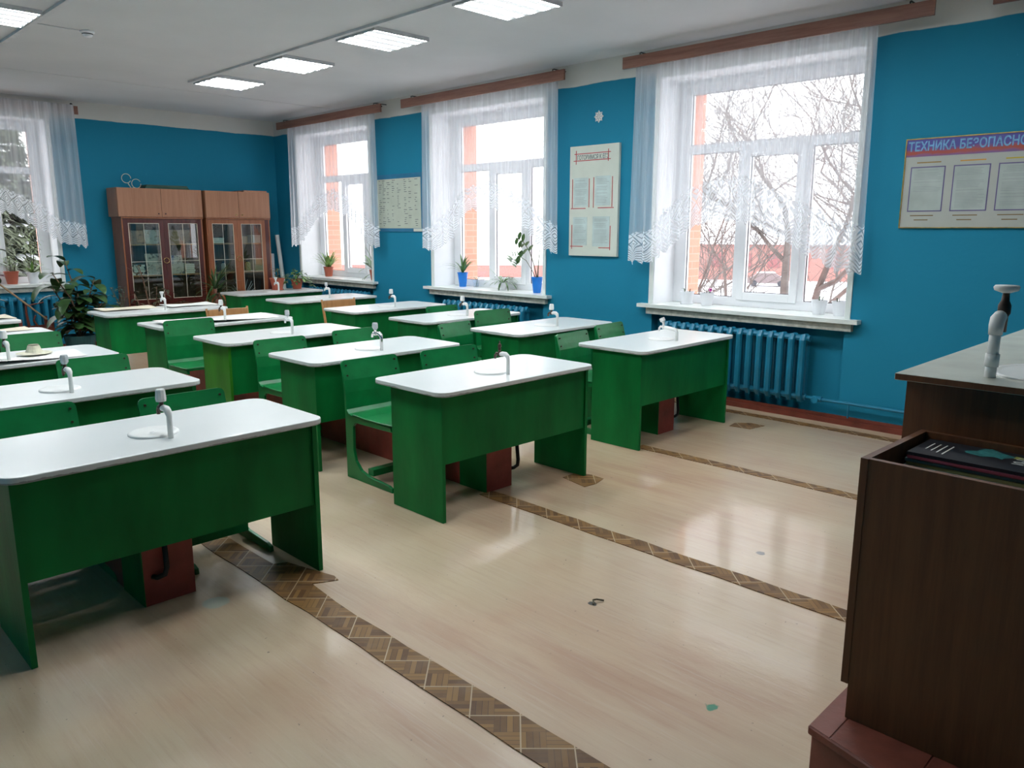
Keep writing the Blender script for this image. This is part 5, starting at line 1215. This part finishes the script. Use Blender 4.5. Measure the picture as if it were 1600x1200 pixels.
def conifer(loc, h, label, seed):
    R = random.Random(seed); t = thing('snowy_conifer', label, 'tree', loc, group='snowy conifers outside the back window'); bt = B(); bl = B(); bs_ = B()
    tube(bt, [(0, 0, 0), (0, 0, h)], [.2, .03], 8)
    z = h*.12
    while z < h*.97:
        rad = (1-z/h)*h*.30+.15
        for k in range(18):
            a = R.uniform(0, 6.3); L_ = rad*R.uniform(.7, 1.1)
            leaf(bl, (0, 0, z+R.uniform(-.1, .1)), a, R.uniform(.1, .3), L_, .34*L_**.5, R.uniform(.35, .6), 6, -.25)
            for q in range(14):
                f = R.uniform(.15, 1); leaf(bl, (f*L_*math.cos(a), f*L_*math.sin(a), z-f*L_*.14+R.uniform(-.1, .1)), a+R.uniform(-1.3, 1.3), R.uniform(-.6, .1), .42, .07, .6, 3, -.3)
            if R.random() < .8: leaf(bs_, (L_*.45*math.cos(a), L_*.45*math.sin(a), z+.02), a, -.12, L_*.45, .26, .3, 4, -.2)
        z += .22
    obj('trunk', bt, m_winterbark, t); obj('needles', bl, m_conifer, t); obj('snow_patches', bs_, m_snow, t, label='snow lying on the branches')
conifer((-3.2, 16.5, -4.2), 9.5, 'snowy conifer outside the back window, its right part', 2)
conifer((-7.9, 19, -4.2), 11, 'snowy conifer outside the back window, at the left edge', 3)
conifer((-.2, 24, -4.2), 9.5, 'more distant snowy conifer outside the back window', 4)
# low red building across the snow, its roof white
az = math.radians(62.5); cx, cy = -6.6+98*math.sin(az), -3.9+98*math.cos(az)
t = thing('low_red_building', 'long low red building with snow on the roof far across the yard', 'building', (cx, cy, -4.2), -az)
bm = B(); box(bm, -11, 22, 0, 9, 0, 4.2); obj('walls', bm, m_brick_far, t)
bm = B(); prism(bm, [(-.8, 4.2), (4.5, 5.9), (9.8, 4.2)], 'x', -11.6, 22.6); obj('roof', bm, m_snow, t, label='snow-covered roof')
for k in range(9): bm = B(); box(bm, -9+k*3.2, -7.6+k*3.2, -.06, -.001, 1.5, 3.1); obj('window', bm, m_farwin, t)
az2 = math.radians(46); t = thing('red_boundary_wall', 'low red wall across the snow outside the middle window', 'wall', (-6.6+99*math.sin(az2), -3.9+99*math.cos(az2), -4.2), -az2)
bm = B(); box(bm, -24, 8, 0, .4, 0, 1.5); obj('wall_panel', bm, m_brick_far, t); bm = B(); box(bm, -24, 8, -.1, .5, 1.5, 1.7); obj('snow_cap', bm, m_snow, t)
# parked car half under snow
t = thing('parked_car', 'reddish-grey parked car with snow on it outside the nearest window', 'car', (-6.6+88*math.sin(math.radians(62.9)), -3.9+88*math.cos(math.radians(62.9)), -4.2), -math.radians(62)); m_car = mat('dull_red_grey_car_paint', (.20, .15, .15), .4)
bm = B(); prism(bm, [(-2.1, .35), (-2.1, .8), (-1.6, .95), (-1.0, 1.4), (.7, 1.42), (1.4, .98), (2.05, .85), (2.15, .35)], 'y', -.85, .85); obj('body', bm, m_car, t, bevel=.05)
bm = B(); prism(bm, [(-1.1, 1.4), (-.95, 1.5), (.6, 1.52), (.8, 1.42)], 'y', -.75, .75); prism(bm, [(1.3, 1.0), (1.4, 1.08), (2.0, .93), (2.05, .86)], 'y', -.75, .75); obj('snow_cover', bm, m_snow, t)
for x in (-1.35, 1.35):
    for y in (-.8, .8): bm = B(); tube(bm, [(x, y-.1, .33), (x, y+.1, .33)], .33, 16); obj('wheel', bm, m_seal, t)
t = thing('metal_fence', 'grey metal railing in the snow outside the left pane of the nearest window', 'fence', (-6.6+68*math.sin(math.radians(60)), -3.9+68*math.cos(math.radians(60)), -4.2), -math.radians(60))
bm = B()
for k in range(24): box(bm, -2+k*.2, -1.95+k*.2, 0, .04, 0, 1.3)
obj('bars', bm, m_winterbark, t); bm = B(); box(bm, -2, 2.7, -.03, .0, 1.2, 1.26); box(bm, -2, 2.7, -.03, .0, .15, .21); obj('rail', bm, m_winterbark, t)
